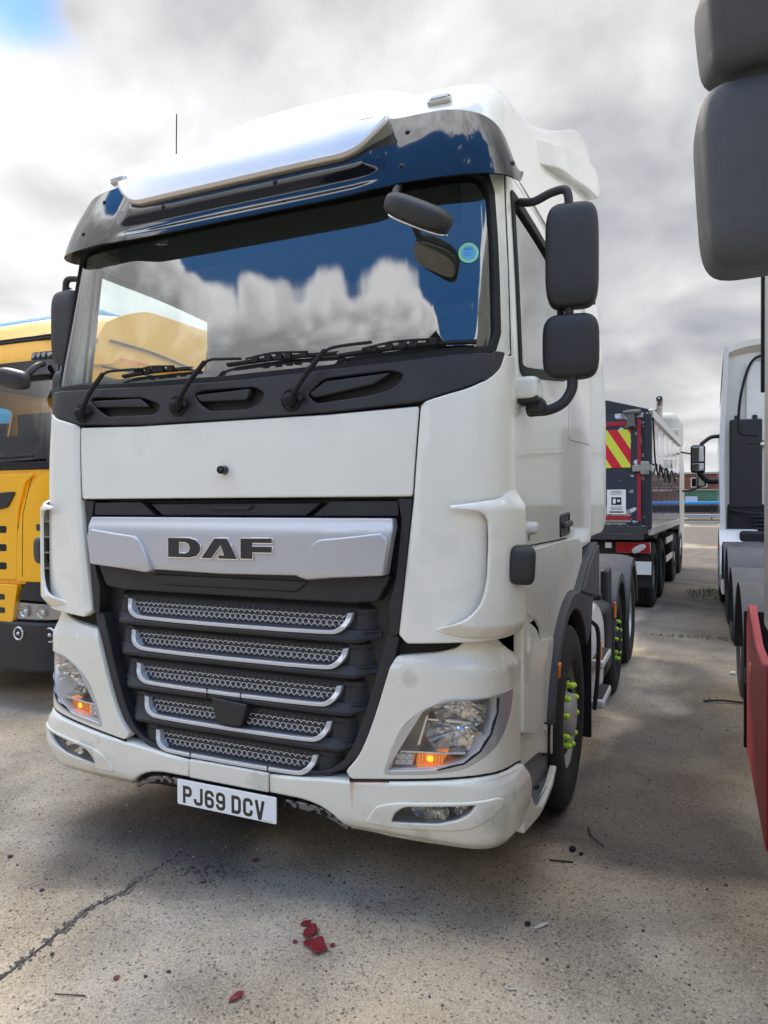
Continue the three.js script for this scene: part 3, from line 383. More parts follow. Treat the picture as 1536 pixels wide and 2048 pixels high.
// door mirrors
sides((k) => {
  const m = P('door_mirror', place(pebble(0.106, 0.212, 0.062, 0.42, 36), k * 1.405, 2.687, -0.43, 0, k * 0.12), M.mirrorShell);
  P('mirror_glass', place(rbox(0.17, 0.37, 0.006, 0.002, 0, 0, 0), k * 1.405, 2.687, -0.498, 0, k * 0.12), M.mirror, m);
  const w = P('wide_mirror', place(pebble(0.113, 0.132, 0.062, 0.48, 36), k * 1.4, 2.318, -0.43, 0, k * 0.12), M.mirrorShell);
  P('mirror_glass', place(rbox(0.18, 0.2, 0.006, 0.002, 0, 0, 0), k * 1.4, 2.318, -0.492, 0, k * 0.12), M.mirror, w);
  const a = P('mirror_arm', [tube([[k * 1.19, 2.95, -0.44], [k * 1.25, 2.935, -0.42], [k * 1.33, 2.955, -0.41], [k * 1.385, 2.95, -0.4], [k * 1.4, 2.88, -0.4]], 0.018, 24), tube([[k * 1.39, 2.9, -0.42], [k * 1.395, 2.45, -0.42], [k * 1.395, 2.2, -0.42]], 0.018), tube([[k * 1.355, 2.52, -0.47], [k * 1.355, 2.4, -0.47]], 0.013), tube([[k * 1.4, 2.24, -0.41], [k * 1.408, 2.15, -0.41], [k * 1.375, 2.09, -0.4], [k * 1.32, 2.062, -0.39], [k * 1.25, 2.055, -0.37]], 0.022, 24), rbox(0.08, 0.07, 0.09, 0.025, k * 1.27, 2.075, -0.37)], M.mirrorShell);
  P('mirror_bracket', place(pebble(0.058, 0.05, 0.075, 0.45), k * 1.238, 2.142, -0.35), M.white, a);
  P('bracket_base', rbox(0.11, 0.03, 0.13, 0.012, k * 1.24, 2.098, -0.35), M.darkPlastic, a);
});

// hood panel, corner panels and their air guides
P('hood_panel', panel(skin, rounded([[0.866, 1.707], [0.889, 2.058], [0.5, 2.045], [-0.5, 2.045], [-0.889, 2.058], [-0.866, 1.707]], 0.014), { off: 0.006, depth: 0.03, bevel: 0.009, h: 0.07 }), M.white);
sides((k) => { const C = (c) => (k > 0 ? c : mir(c)); P('panel_gap', panel(skin, C([[0.862, 1.705], [0.883, 2.062], [0.899, 2.07], [0.878, 1.705]]), { off: 0.0, depth: 0.004, bevel: 0.001 }), M.black); P('bumper_seam', panel(skin, C([[0.59, 0.555], [0.95, 0.607], [1.151, 0.64], [1.34, 0.628], [1.42, 0.61], [1.42, 0.625], [1.34, 0.644], [1.151, 0.656], [0.95, 0.622], [0.59, 0.572]]), { off: 0.004, depth: 0.004, bevel: 0.001 }), M.black); });
{ const c = P('camera', [place(new THREE.CylinderGeometry(0.017, 0.021, 0.045, 24), -0.005, 1.828, 0.024, Math.PI / 2, 0.2)], M.gloss); P('lens', place(new THREE.SphereGeometry(0.012, 16, 10), 0.0, 1.828, 0.04), M.darkPlastic, c); }
sides((k) => {
  const C = (c) => (k > 0 ? c : mir(c));
  const p = P('corner_panel', panel(skin, C(rounded([[0.873, 1.71], [0.894, 2.056], [0.91, 2.072], [1.085, 2.117], [1.16, 2.158], [1.207, 2.213], [1.222, 2.25], [1.3, 2.262], [1.312, 1.761], [1.443, 1.168], [1.3, 1.162], [1.135, 1.157], [0.845, 1.135], [0.806, 1.165]], [0.004, 0.004, 0.01, 0.05, 0.04, 0.02, 0.01, 0.004, 0.1, 0.04, 0.03, 0.1, 0.01, 0.01])), { off: (a, b) => 0.006 + 0.012 * sstep(0.9 - (2.07 - b) * 0.1, 0.93 - (2.07 - b) * 0.1, Math.abs(a)), depth: 0.04, bevel: 0.008, h: 0.035 }), M.white);
  // the guide: outer shell standing off the panel, open towards the middle
  const o = (a, b) => { const s = Math.abs(a); return 0.018 + 0.042 * sstep(1.46, 1.3, s) * sstep(1.15, 1.225, b - 0.03 * sstep(1.1, 0.95, s)) * sstep(1.735, 1.655, b) * sstep(0.93, 1.03, s); };
  const guide = P('air_guide', panel(skin, C(rounded([[1.02, 1.657], [1.02, 1.672], [1.1, 1.682], [1.2, 1.7], [1.27, 1.74], [1.32, 1.755], [1.45, 1.2], [1.4, 1.175], [1.2, 1.168], [1.05, 1.172], [0.955, 1.188], [0.96, 1.2], [1.03, 1.224], [1.08, 1.25], [1.118, 1.3], [1.136, 1.38], [1.142, 1.54], [1.138, 1.625], [1.118, 1.648], [1.07, 1.656]], [0.004, 0.004, 0.05, 0.06, 0.05, 0.03, 0.04, 0.06, 0.1, 0.1, 0.006, 0.006, 0.05, 0.05, 0.05, 0.05, 0.05, 0.03, 0.03, 0.03])), { off: o, depth: 0.016, bevel: 0.007, h: 0.025, back: true }), M.white, p);
  P('guide_core', panel(skin, C(rounded([[1.14, 1.3], [1.24, 1.26], [1.24, 1.65], [1.145, 1.645]], 0.02)), { off: 0.019, depth: 0.002, bevel: 0.0008, h: 0.04 }), M.cream, p);
  for (const y of [1.36, 1.44, 1.52, 1.6]) P('vane', panel(skin, C([[1.148, y], [1.15, y - 0.008], [1.24, y - 0.008], [1.24, y]]), { off: 0.05, depth: 0.033, bevel: 0.002, h: 0.04 }), M.cream, p);
});

// dark grille: back plate, side cheeks, badge panel and five louvres
const gHalf = [[0.863, 1.7], [0.803, 1.165], [0.787, 1.085], [0.763, 1.03], [0.705, 0.85], [0.66, 0.73], [0.62, 0.655], [0.565, 0.6], [0.5, 0.568], [0.373, 0.545], [0.2, 0.538]];
const gr = P('grille', panel(skin, [...gHalf, ...mir(gHalf)], { off: -0.075, depth: 0.02, bevel: 0.004, h: 0.08 }), M.darkPlastic);
sides((k) => {
  const C = (c) => (k > 0 ? c : mir(c));
  P('grille_cheek', panel(skin, C([[0.861, 1.698], [0.803, 1.165], [0.765, 1.15], [0.76, 1.28], [0.79, 1.38], [0.815, 1.62], [0.8, 1.7]]), { off: -0.004, depth: 0.07, bevel: 0.006 }), M.plastic, gr);
  P('grille_rim', panel(skin, C(rounded([[0.805, 1.16], [0.787, 1.085], [0.763, 1.03], [0.705, 0.85], [0.66, 0.73], [0.62, 0.655], [0.565, 0.6], [0.5, 0.568], [0.373, 0.545], [0.001, 0.54], [0.001, 0.545], [0.4, 0.556], [0.5, 0.59], [0.555, 0.63], [0.6, 0.7], [0.64, 0.8], [0.68, 0.92], [0.72, 1.06], [0.75, 1.16]], 0.02)), { off: -0.012, depth: 0.06, bevel: 0.008 }), M.plastic, gr);
  P('corner_recess', panel(skin, C([[0.79, 1.158], [1.07, 1.168], [1.06, 1.14], [1.0, 1.105], [0.78, 1.075]]), { off: -0.05, depth: 0.01, bevel: 0.003 }), M.black, gr);
});
P('grille_shelf', [panel(skin, [[0.45, 1.682], [0.38, 1.63], [-0.38, 1.63], [-0.45, 1.682]], { off: -0.02, depth: 0.06, bevel: 0.006 }), panel(skin, rounded([[0.8, 1.69], [0.5, 1.69], [0.42, 1.63], [0.8, 1.63]], 0.004), { off: -0.012, depth: 0.06, bevel: 0.006 }), panel(skin, rounded([[-0.8, 1.69], [-0.5, 1.69], [-0.42, 1.63], [-0.8, 1.63]], 0.004), { off: -0.012, depth: 0.06, bevel: 0.006 }), panel(skin, rounded([[0.13, 1.675], [0.1, 1.655], [-0.1, 1.655], [-0.13, 1.675]], 0.008), { off: -0.008, depth: 0.03, bevel: 0.004 })], M.plastic, gr);
P('lower_lip', [panel(skin, rounded([[0.77, 1.395], [0.715, 1.29], [0.6, 1.278], [-0.6, 1.278], [-0.715, 1.29], [-0.77, 1.395]], 0.02), { off: 0.0, depth: 0.08, bevel: 0.012 }), panel(skin, rounded([[0.41, 1.36], [0.35, 1.312], [-0.35, 1.312], [-0.41, 1.36]], 0.02), { off: (a, b) => 0.012 * sstep(1.3, 1.33, b), depth: 0.02, bevel: 0.008, h: 0.03 })], M.plastic, gr);
{ // silver badge panel
  const half = [[0, 1.622], [0.787, 1.622], [0.794, 1.582], [0.761, 1.398], [0.546, 1.382], [0.42, 1.369], [0.376, 1.385], [0, 1.378]];
  const bo = (a, b) => 0.02 + 0.02 * sstep(1.628, 1.55, b) - 0.006 * sstep(1.4, 1.37, b);
  const bp = P('badge_panel', panel(skin, rounded(sym(half), 0.008), { off: bo, depth: 0.05, bevel: 0.006, h: 0.03 }), M.silverPaint);
  sides((k) => P('raised_wing', panel(skin, (k > 0 ? (c) => c : mir)(rounded([[0.75, 1.566], [0.61, 1.549], [0.475, 1.536], [0.445, 1.51], [0.378, 1.384], [0.42, 1.37], [0.546, 1.383], [0.76, 1.399], [0.782, 1.54]], [0.003, 0.02, 0.03, 0.03, 0.004, 0.01, 0.01, 0.01, 0.02])), { off: (a, b) => bo(a, b) + 0.016, depth: 0.03, bevel: 0.009, h: 0.03 }), M.silverPaint, bp));
  // raised letters D A F: chrome edge with a dark face
  const D = [[-0.289, 1.533], [-0.17, 1.533], [-0.132, 1.524], [-0.112, 1.504], [-0.108, 1.486], [-0.112, 1.47], [-0.132, 1.45], [-0.17, 1.443], [-0.289, 1.443]], Dh = [[-0.226, 1.511], [-0.192, 1.511], [-0.174, 1.503], [-0.168, 1.488], [-0.174, 1.473], [-0.192, 1.465], [-0.226, 1.465]];
  const A = [[-0.108, 1.443], [-0.035, 1.534], [0.034, 1.534], [0.087, 1.443], [-0.008, 1.443], [-0.022, 1.462], [0.014, 1.462], [-0.002, 1.5], [-0.05, 1.443]], Fl = [[0.1, 1.536], [0.259, 1.538], [0.259, 1.515], [0.163, 1.514], [0.163, 1.503], [0.259, 1.504], [0.259, 1.475], [0.163, 1.474], [0.163, 1.446], [0.1, 1.446]];
  for (const [c, h] of [[D, [Dh]], [A, []], [Fl, []]]) {
    const base = P('letter', panel(skin, inset(ccw(c), -0.0025), { holes: h.map((q) => inset(ccw(q), 0.0025)), off: 0.046, depth: 0.01, bevel: 0.0015 }), M.chrome, bp);
    base.add(part('letter_face', panel(skin, inset(ccw(c), 0.0025), { holes: h.map((q) => inset(ccw(q), -0.0025)), off: 0.0485, depth: 0.006, bevel: 0.001 }), M.plastic, base)); bp.remove(base); T.add(base); base.name = 'badge_letter';
  }
}
// louvres with chrome edge and honeycomb
[[1.233, 0.595], [1.087, 0.574], [0.931, 0.544], [0.779, 0.497], [0.63, 0.43]].forEach(([t, w], n) => {
  const prof = [[0.055, -0.085], [0.052, -0.07], [0.0, -0.036], [-0.004, -0.046], [-0.062, -0.034], [-0.066, -0.02], [-0.088, -0.008], [-0.1, 0.0], [-0.112, -0.003], [-0.12, -0.014], [-0.122, -0.04], [-0.112, -0.085]];
  const end = [0.11, 0.115, 0.12, 0.12, 0.13][n], X = w + end;
  const py = lin(prof.map((p, i) => [i, p[0]])), pz = lin(prof.map((p, i) => [i, p[1]]));
  const shape = surface((s, q) => skin(s, clamp(t + py(q), 0.5, 2)));
  const louv = P('louvre', toCreasedNormals(grid(64, prof.length * 3 - 3, (u, v) => { const s = lerp(-X, X, u), a = Math.abs(s), q = v * (prof.length - 1), e = sstep(w + 0.025, X, a), d = lerp(pz(q), lerp(pz(q), -0.03, 0.4) - 0.05, e), lift = 0.035 * e * sstep(6, 11, q); const solid = a > w + 0.004 ? Math.max(d, lerp(-0.036, -0.02, clamp((q - 2) / 3))) : d; return skin(s, t + py(q) + lift, q > 1.5 && q < 5.5 ? lerp(solid, d, e) : d); }, 0), 0.5), M.plastic, T);
  // chrome U
  const u = (d) => [...Array(7).keys()].map((i) => { const a = i / 6 * Math.PI / 2; return [w - d - 0.06 * (1 - Math.cos(a)), t - 0.076 + d * 1 + 0.07 * (1 - Math.sin(a)) - 0.0]; });
  const outerU = [[w + 0.002, t + 0.004], [w - 0.006, t - 0.03], [w - 0.028, t - 0.062], [w - 0.062, t - 0.082], [w - 0.1, t - 0.087]], innerU = [[w - 0.024, t + 0.0], [w - 0.03, t - 0.024], [w - 0.05, t - 0.051], [w - 0.077, t - 0.067], [w - 0.11, t - 0.071]];
  const O = smooth([...mir(outerU).reverse(), ...[...outerU].reverse()], 4, false), I = smooth([...mir(innerU).reverse(), ...[...innerU].reverse()], 4, false);
  P('chrome_edge', panel(skin, [...O, ...I.reverse()], { off: (a, b) => 0.001 - 0.022 * sstep(t - 0.07, t, b), depth: 0.04, bevel: 0.004, h: 0.06 }), std([0.6, 0.61, 0.62], 0.25, { metalness: 0.4 }), louv);
  // honeycomb
  const inner = (x, y) => { const a = Math.abs(x); if (y > t - 0.002 || y < t - 0.066) return false; const lim = y > t - 0.022 ? w - 0.032 : y > t - 0.048 ? lerp(w - 0.055, w - 0.036, (y - t + 0.048) / 0.026) : lerp(w - 0.09, w - 0.055, (y - t + 0.066) / 0.018); return a < lim + 0.004; };
  const hx = 0.0285, hy = 0.0205, pos = [], nor = [];
  for (let r = 0; r < 4; r++) for (let c = -30; c <= 30; c++) {
    const cx = (c + (r % 2) / 2) * hx, cy = t - 0.006 - r * hy * 0.93; if (!inner(cx, cy)) continue;
    if (n === 3 && Math.abs(cx - 0.01) < 0.07 && cy > t - 0.06) continue;
    const pt = (k, f, o) => { const a = [[-0.5, 0], [-0.26, 0.5], [0.26, 0.5], [0.5, 0], [0.26, -0.5], [-0.26, -0.5]][((k % 6) + 6) % 6]; const y = clamp(cy + a[1] * hy * 1.12 * f, t - 0.07, t + 0.004); return skin(cx + a[0] * hx * 1.16 * f, y, o); };
    for (let k = 0; k < 6; k++) { const z0 = -0.034 - 0.012 * sstep(t - 0.06, t, cy), A = pt(k, 1.0, z0), B = pt(k + 1, 1.0, z0), Cc = pt(k + 1, 0.77, z0), Dd = pt(k, 0.77, z0), E = pt(k + 1, 0.77, z0 - 0.014), G = pt(k, 0.77, z0 - 0.014);
      for (const q of [A, Dd, B, B, Dd, Cc, Dd, G, Cc, Cc, G, E]) pos.push(q.x, q.y, q.z); }
  }
  const g = new THREE.BufferGeometry(); g.setAttribute('position', new THREE.Float32BufferAttribute(pos, 3)); g.computeVertexNormals();
  P('honeycomb', g, std([0.6, 0.61, 0.62], 0.3, { metalness: 0.2 }), louv);
  P('mesh_backing', panel(skin, [[w - 0.02, t + 0.006], [w - 0.07, t - 0.075], [-w + 0.07, t - 0.075], [-w + 0.02, t + 0.006]], { off: -0.062, depth: 0.004, bevel: 0.001 }), M.black, louv);
  if (n === 2 || n === 4) for (const s of n === 2 ? [-0.115, 0.065] : [-0.212, 0.2]) P('seam', panel(skin, [[s - 0.003, t - 0.118], [s + 0.003, t - 0.118], [s + 0.003, t - 0.068], [s - 0.003, t - 0.068]], { off: 0.0015, depth: 0.004, bevel: 0.0005 }), M.black, louv);
});
P('radar_cover', panel(skin, rounded([[-0.086, 0.83], [0.105, 0.815], [0.075, 0.725], [0.055, 0.712], [-0.05, 0.722], [-0.066, 0.738]], 0.012), { off: 0.012, depth: 0.08, bevel: 0.008 }), M.darkPlastic);

// bumper: corners with headlights, lower apron with fog lamps
const headO = rounded([[0.735, 0.604], [0.772, 0.714], [0.813, 0.795], [0.893, 0.88], [0.996, 0.935], [1.299, 0.952], [1.315, 0.932], [1.288, 0.857], [1.215, 0.766], [1.143, 0.711], [1.06, 0.663], [0.927, 0.631]], 0.03, 4);
const headI = rounded([[0.762, 0.627], [0.799, 0.76], [0.84, 0.824], [0.928, 0.891], [1.012, 0.923], [1.197, 0.938], [1.191, 0.879], [1.161, 0.8], [1.118, 0.737], [1.06, 0.691], [0.961, 0.657]], [0.006, 0.03, 0.03, 0.04, 0.04, 0.008, 0.03, 0.03, 0.03, 0.03, 0.04], 4);
const fogP = rounded([[0.661, 0.407], [0.715, 0.487], [0.788, 0.511], [1.172, 0.566], [1.2, 0.556], [1.19, 0.526], [1.146, 0.483], [1.091, 0.449], [1.012, 0.43], [0.795, 0.404]], [0.02, 0.03, 0.03, 0.01, 0.02, 0.03, 0.03, 0.03, 0.03, 0.05], 4);
const fogI = rounded([[0.778, 0.432], [0.792, 0.469], [0.833, 0.501], [1.104, 0.542], [1.084, 0.507], [1.044, 0.48], [0.971, 0.454], [0.841, 0.438]], [0.005, 0.015, 0.02, 0.006, 0.02, 0.02, 0.02, 0.03], 4);
sides((k) => {
  const C = (c) => (k > 0 ? c : mir(c));
  const shoulder = (a, b) => 0.006 - 0.03 * sstep(1.035, 1.12, b) - 0.008 * sstep(1.03, 1.05, b);
  P('bumper_corner', panel(skin, C(rounded([[0.79, 1.078], [0.962, 1.101], [1.037, 1.123], [1.066, 1.152], [1.222, 1.164], [1.421, 1.055], [1.421, 0.716], [1.416, 0.618], [1.34, 0.638], [1.151, 0.65], [0.95, 0.617], [0.748, 0.586], [0.6, 0.566], [0.57, 0.594], [0.625, 0.655], [0.663, 0.73], [0.708, 0.848], [0.768, 1.04]], [0.01, 0.08, 0.03, 0.03, 0.04, 0.02, 0.05, 0.02, 0.06, 0.1, 0.1, 0.1, 0.01, 0.02, 0.06, 0.06, 0.1, 0.03])), { holes: [C(inset(ccw(headO), 0.006))], off: shoulder, depth: 0.05, bevel: 0.009, h: 0.035 }), M.bumperWhite);
  // headlight
  const hl = P('headlight', panel(skin, C(headO), { holes: [C(headI)], off: 0.0075, depth: 0.03, bevel: 0.005, h: 0.05, wallHoles: 0.012 }), std([0.5, 0.5, 0.51], 0.34, { metalness: 0.5 }));
  P('housing', [panel(skin, C(inset(ccw(headI), -0.002)), { holes: [C(inset(ccw(headI), 0.003))], off: -0.004, depth: 0.15, wallHoles: 0.15, bevel: 0.002 }), panel(skin, C(headI), { off: -0.15, depth: 0.004, bevel: 0.001 })], std([0.72, 0.7, 0.66], 0.25, { metalness: 0.35 }), hl);
  const bowl = (s, y, rx, ry, dep) => { const c = skin(k * s, y, -0.14), n = skin.n(k * s, y); const g = grid(48, 16, (u, v) => { const a = u * 2 * Math.PI, r = v, f = 1 - 0.05 * Math.abs(Math.sin(a * 6)) * v; return V(rx * r * Math.cos(a), ry * r * Math.sin(a), dep * r * r * f + 0.006 * Math.round(r * 4) / 4 * Math.cos(a * 8)); }, 0.35); g.applyQuaternion(new THREE.Quaternion().setFromUnitVectors(V(0, 0, 1), n.clone().lerp(V(0, 0, 1), 0.6).normalize())); return place(g, c.x, c.y, c.z); };
  const bulb = (s, y) => { const c = skin(k * s, y, -0.095); return place(new THREE.SphereGeometry(0.014, 16, 12), c.x, c.y, c.z); };
  P('reflector', [bowl(1.06, 0.875, 0.105, 0.068, 0.1), bowl(1.04, 0.765, 0.115, 0.072, 0.1)], M.chrome, hl);
  P('bulb', [bulb(1.05, 0.875), bulb(1.03, 0.77)], std([0.8, 0.8, 0.82], 0.1, { metalness: 0.6 }), hl);
  P('reflector_shelf', [panel(skin, C(rounded([[0.9, 0.83], [1.0, 0.835], [1.15, 0.822], [1.14, 0.812], [1.0, 0.82], [0.9, 0.82]], 0.004)), { off: -0.06, depth: 0.07, bevel: 0.003 }), panel(skin, C(rounded([[0.86, 0.72], [0.9, 0.845], [0.912, 0.845], [0.874, 0.72]], 0.003)), { off: -0.05, depth: 0.08, bevel: 0.003 }), panel(skin, C(rounded([[0.79, 0.702], [1.07, 0.722], [1.07, 0.714], [0.79, 0.694]], 0.003)), { off: -0.02, depth: 0.11, bevel: 0.002 })], std([0.62, 0.62, 0.62], 0.18, { metalness: 0.85 }), hl);
  P('running_lights', [panel(skin, C(rounded([[0.77, 0.636], [0.785, 0.69], [0.86, 0.7], [0.85, 0.645]], 0.006)), { off: -0.03, depth: 0.04, bevel: 0.004 }), ...[0, 1, 2].flatMap((i) => [0, 1].map((j) => { const c = skin(k * (0.79 + i * 0.027), 0.656 + j * 0.026 + i * 0.003, -0.025); return place(new RoundedBoxGeometry(0.018, 0.014, 0.012, 2, 0.004), c.x, c.y, c.z); }))], std([0.62, 0.62, 0.6], 0.2, { metalness: 0.3 }), hl);
  P('indicator', panel(skin, C(rounded([[0.862, 0.645], [0.868, 0.7], [1.0, 0.722], [0.975, 0.67], [0.95, 0.655]], 0.012)), { off: -0.028, depth: 0.03, bevel: 0.006 }), phys([0.75, 0.2, 0.015], 0.25, { clearcoat: 1, emissive: rgb(1, 0.22, 0.01), emissiveIntensity: 0.3 }), hl);
  for (let i = 0; i < 9; i++) { const s0 = 0.868 + i * 0.0135; P('indicator_rib', panel(skin, C([[s0, 0.655 + i * 0.002], [s0 + 0.005, 0.655 + i * 0.002], [s0 + 0.008, 0.697 + i * 0.0022], [s0 + 0.003, 0.697 + i * 0.0022]]), { off: -0.022, depth: 0.008, bevel: 0.002 }), phys([0.85, 0.3, 0.03], 0.2, { clearcoat: 1 }), hl); }
  const ic = skin(k * 0.925, 0.684, -0.024); P('lit_bulb', place(pebble(0.014, 0.012, 0.006, 0.8), ic.x, ic.y, ic.z), M.glow, hl);
  P('lens', panel(skin, C(inset(ccw(headI), 0.001)), { off: 0.001, depth: 0.003, bevel: 0.001, h: 0.04 }), M.clear, hl);
  P('lens_seal', panel(skin, C(rounded([[1.197, 0.938], [1.205, 0.932], [1.2, 0.879], [1.17, 0.798], [1.126, 0.733], [1.065, 0.685], [0.961, 0.651], [0.961, 0.657], [1.06, 0.691], [1.118, 0.737], [1.161, 0.8], [1.191, 0.879]], 0.004)), { off: 0.009, depth: 0.01, bevel: 0.002 }), M.black, hl);
  // apron end with fog lamp
  const ap = (a, b) => { const s = Math.abs(a); return 0.012 + 0.018 * sstep(0.62, 0.56, b) * sstep(0.95, 1.3, s) + 0.012 * sstep(0.6, 0.75, s) * sstep(0.4, 0.5, b) * sstep(0.63, 0.6, b) - 0.05 * sstep(0.41, 0.325, b) ** 1.5; };
  P('bumper_apron', panel(skin, C(rounded([[0.598, 0.56], [0.748, 0.58], [0.95, 0.61], [1.151, 0.644], [1.34, 0.632], [1.405, 0.618], [1.425, 0.58], [1.46, 0.545], [1.47, 0.5], [1.468, 0.46], [1.49, 0.42], [1.52, 0.36], [1.42, 0.338], [1.22, 0.335], [1.089, 0.33], [0.872, 0.318], [0.72, 0.318], [0.66, 0.335], [0.575, 0.35], [0.53, 0.4], [0.46, 0.435], [0.38, 0.45], [0.214, 0.452], [0.214, 0.53], [0.373, 0.54], [0.5, 0.555]], [0.01, 0.1, 0.1, 0.1, 0.06, 0.02, 0.03, 0.02, 0.02, 0.02, 0.03, 0.05, 0.1, 0.1, 0.1, 0.1, 0.1, 0.05, 0.03, 0.04, 0.05, 0.05, 0.004, 0.004, 0.05, 0.05])), { holes: [C(inset(ccw(fogI), -0.002))], off: ap, depth: 0.07, bevel: 0.014, h: 0.03 }), M.bumperWhite);
  P('apron_underside', grid(24, 4, (u, v) => { const s = k * lerp(0.55, 1.5, u), y = lerp(0.31, 0.3, u); const p = skin(s, 0.337, -0.03 - v * 0.2); p.y -= 0.006 * Math.sin(v * 3); return p; }), M.bumperWhite);
  const fogRim = P('fog_surround', panel(skin, C(fogP), { holes: [C(fogI)], off: (a, b) => ap(a, b) + 0.008, depth: 0.016, bevel: 0.007, h: 0.03 }), M.bumperWhite);
  const fl = P('fog_lamp', [panel(skin, C(inset(ccw(fogI), -0.002)), { holes: [C(inset(ccw(fogI), 0.002))], off: 0.02, depth: 0.09, wallHoles: 0.09, bevel: 0.001 }), panel(skin, C(fogI), { off: -0.065, depth: 0.004, bevel: 0.001 })], std([0.3, 0.3, 0.3], 0.3, { metalness: 0.5 }), T);
  P('reflector', [[0.93, 0.49, 0.075, 0.042], [1.06, 0.512, 0.03, 0.03]].map(([s, y, rx, ry]) => { const c = skin(k * s, y, -0.06); return place(grid(40, 10, (u, v) => { const a = u * 6.2832; return V(rx * v * Math.cos(a), ry * v * Math.sin(a), 0.06 * v * v + 0.003 * Math.cos(a * 10) * v); }, 0.3), c.x, c.y, c.z, 0, k * 0.1); }), M.chrome, fl);
  P('lens', panel(skin, C(fogI), { off: 0.012, depth: 0.003, bevel: 0.001, h: 0.04 }), M.clear, fl);
  // steel under-run bar, dark liner above it
  const bar = [[0.26, 0.385], [0.37, 0.383], [0.44, 0.378], [0.5, 0.358], [0.56, 0.325], [0.575, 0.335], [0.52, 0.38], [0.46, 0.408], [0.38, 0.42], [0.26, 0.42]];
  P('under_run_bar', panel(skin, C(rounded(bar, 0.01)), { off: -0.02, depth: 0.05, bevel: 0.008, h: 0.03 }), std([0.42, 0.42, 0.43], 0.35, { metalness: 0.9, map: tex(256, 256, (x, y) => { const n = tfbm(x / 256, y / 256, 10, 5, 44), q = n > 0.56 ? 0.3 : 0.9 - 0.3 * n; return [q, q, q]; }, true, 6) }));
});
P('bumper_liner', [panel(skin, rounded([[0.58, 0.42], [0.58, 0.33], [0.45, 0.35], [-0.45, 0.35], [-0.58, 0.33], [-0.58, 0.42], [-0.4, 0.46], [0.4, 0.46]], 0.01), { off: -0.045, depth: 0.05, bevel: 0.004 }), box(2.1, 0.12, 0.25, 0, 0.42, -0.25)], M.black);
P('number_plate_panel', panel(skin, rounded([[0.21, 0.534], [0.21, 0.452], [-0.21, 0.452], [-0.21, 0.534]], 0.006), { off: 0.012, depth: 0.05, bevel: 0.006 }), M.bumperWhite);
{ // number plate
  const t = canvasTex(1024, 220, (c, w, h) => {
    c.fillStyle = '#e9ecec'; c.fillRect(0, 0, w, h); c.strokeStyle = '#0d0d0f'; c.lineWidth = 29; c.lineJoin = 'miter'; c.lineCap = 'butt';
    const S = 1.94, H = 79 * S, W = 50 * S, y0 = (h - H) / 2 + 14, q = 14.5, r = 26, path = (x, f) => { c.beginPath(); f(x + q, x + W - q, y0 + q, y0 + H - q, x); c.stroke(); };
    let x = 62; const adv = W + 11 * S;
    path(x, (l, R, a, b) => { c.moveTo(l, b + q); c.lineTo(l, a); c.lineTo(R - r, a); c.arcTo(R, a, R, a + r, r); c.lineTo(R, (a + b) / 2 + 4 - r); c.arcTo(R, (a + b) / 2 + 4, R - r, (a + b) / 2 + 4, r); c.lineTo(l, (a + b) / 2 + 4); }); x += adv;
    path(x, (l, R, a, b) => { c.moveTo(R, a - q); c.lineTo(R, b - r); c.arcTo(R, b, R - r, b, r); c.lineTo(l + r, b); c.arcTo(l, b, l, b - r, r); c.lineTo(l, b - 40); }); x += adv;
    path(x, (l, R, a, b) => { const m = (a + b) / 2 - 6; c.moveTo(R, a + 34); c.lineTo(R, a + r); c.arcTo(R, a, R - r, a, r); c.lineTo(l + r, a); c.arcTo(l, a, l, a + r, r); c.lineTo(l, b - r); c.arcTo(l, b, l + r, b, r); c.lineTo(R - r, b); c.arcTo(R, b, R, b - r, r); c.lineTo(R, m + r); c.arcTo(R, m, R - r, m, r); c.lineTo(l, m); }); x += adv;
    path(x, (l, R, a, b) => { const m = (a + b) / 2 + 6; c.moveTo(l, b - 34); c.lineTo(l, b - r); c.arcTo(l, b, l + r, b, r); c.lineTo(R - r, b); c.arcTo(R, b, R, b - r, r); c.lineTo(R, a + r); c.arcTo(R, a, R - r, a, r); c.lineTo(l + r, a); c.arcTo(l, a, l, a + r, r); c.lineTo(l, m - r); c.arcTo(l, m, l + r, m, r); c.lineTo(R, m); }); x += adv + 33 * S - 11 * S;
    path(x, (l, R, a, b) => { c.moveTo(l, b); c.lineTo(l, a); c.lineTo(R - r, a); c.arcTo(R, a, R, a + r, r); c.lineTo(R, b - r); c.arcTo(R, b, R - r, b, r); c.lineTo(l - q, b); }); x += adv;
    path(x, (l, R, a, b) => { c.moveTo(R, a + 42); c.lineTo(R, a + r); c.arcTo(R, a, R - r, a, r); c.lineTo(l + r, a); c.arcTo(l, a, l, a + r, r); c.lineTo(l, b - r); c.arcTo(l, b, l + r, b, r); c.lineTo(R - r, b); c.arcTo(R, b, R, b - r, r); c.lineTo(R, b - 42); }); x += adv;
    path(x, (l, R, a, b) => { c.lineJoin = 'bevel'; c.moveTo(l - 1, a - q); c.lineTo((l + R) / 2 - 4, b + 13); c.lineTo((l + R) / 2 + 4, b + 13); c.lineTo(R + 1, a - q); });
    c.fillStyle = '#888'; c.fillRect(880, 205, 110, 4);
  });
  const g = panel(surface((a, b) => V(a, b, 0.0)), rounded([[0.261, 0.334], [0.261, 0.446], [-0.261, 0.446], [-0.261, 0.334]], 0.008), { depth: 0.006, bevel: 0.0015, h: 0.2 });
  t.wrapS = t.wrapT = THREE.ClampToEdgeWrapping; t.repeat.set(1 / 0.522, 1 / 0.112); t.offset.set(0.5, -0.334 / 0.112);
  const np = P('number_plate', place(g, 0, 0, 0.03), phys([1, 1, 1], 0.35, { map: t, clearcoat: 0.8, clearcoatRoughness: 0.1 }));
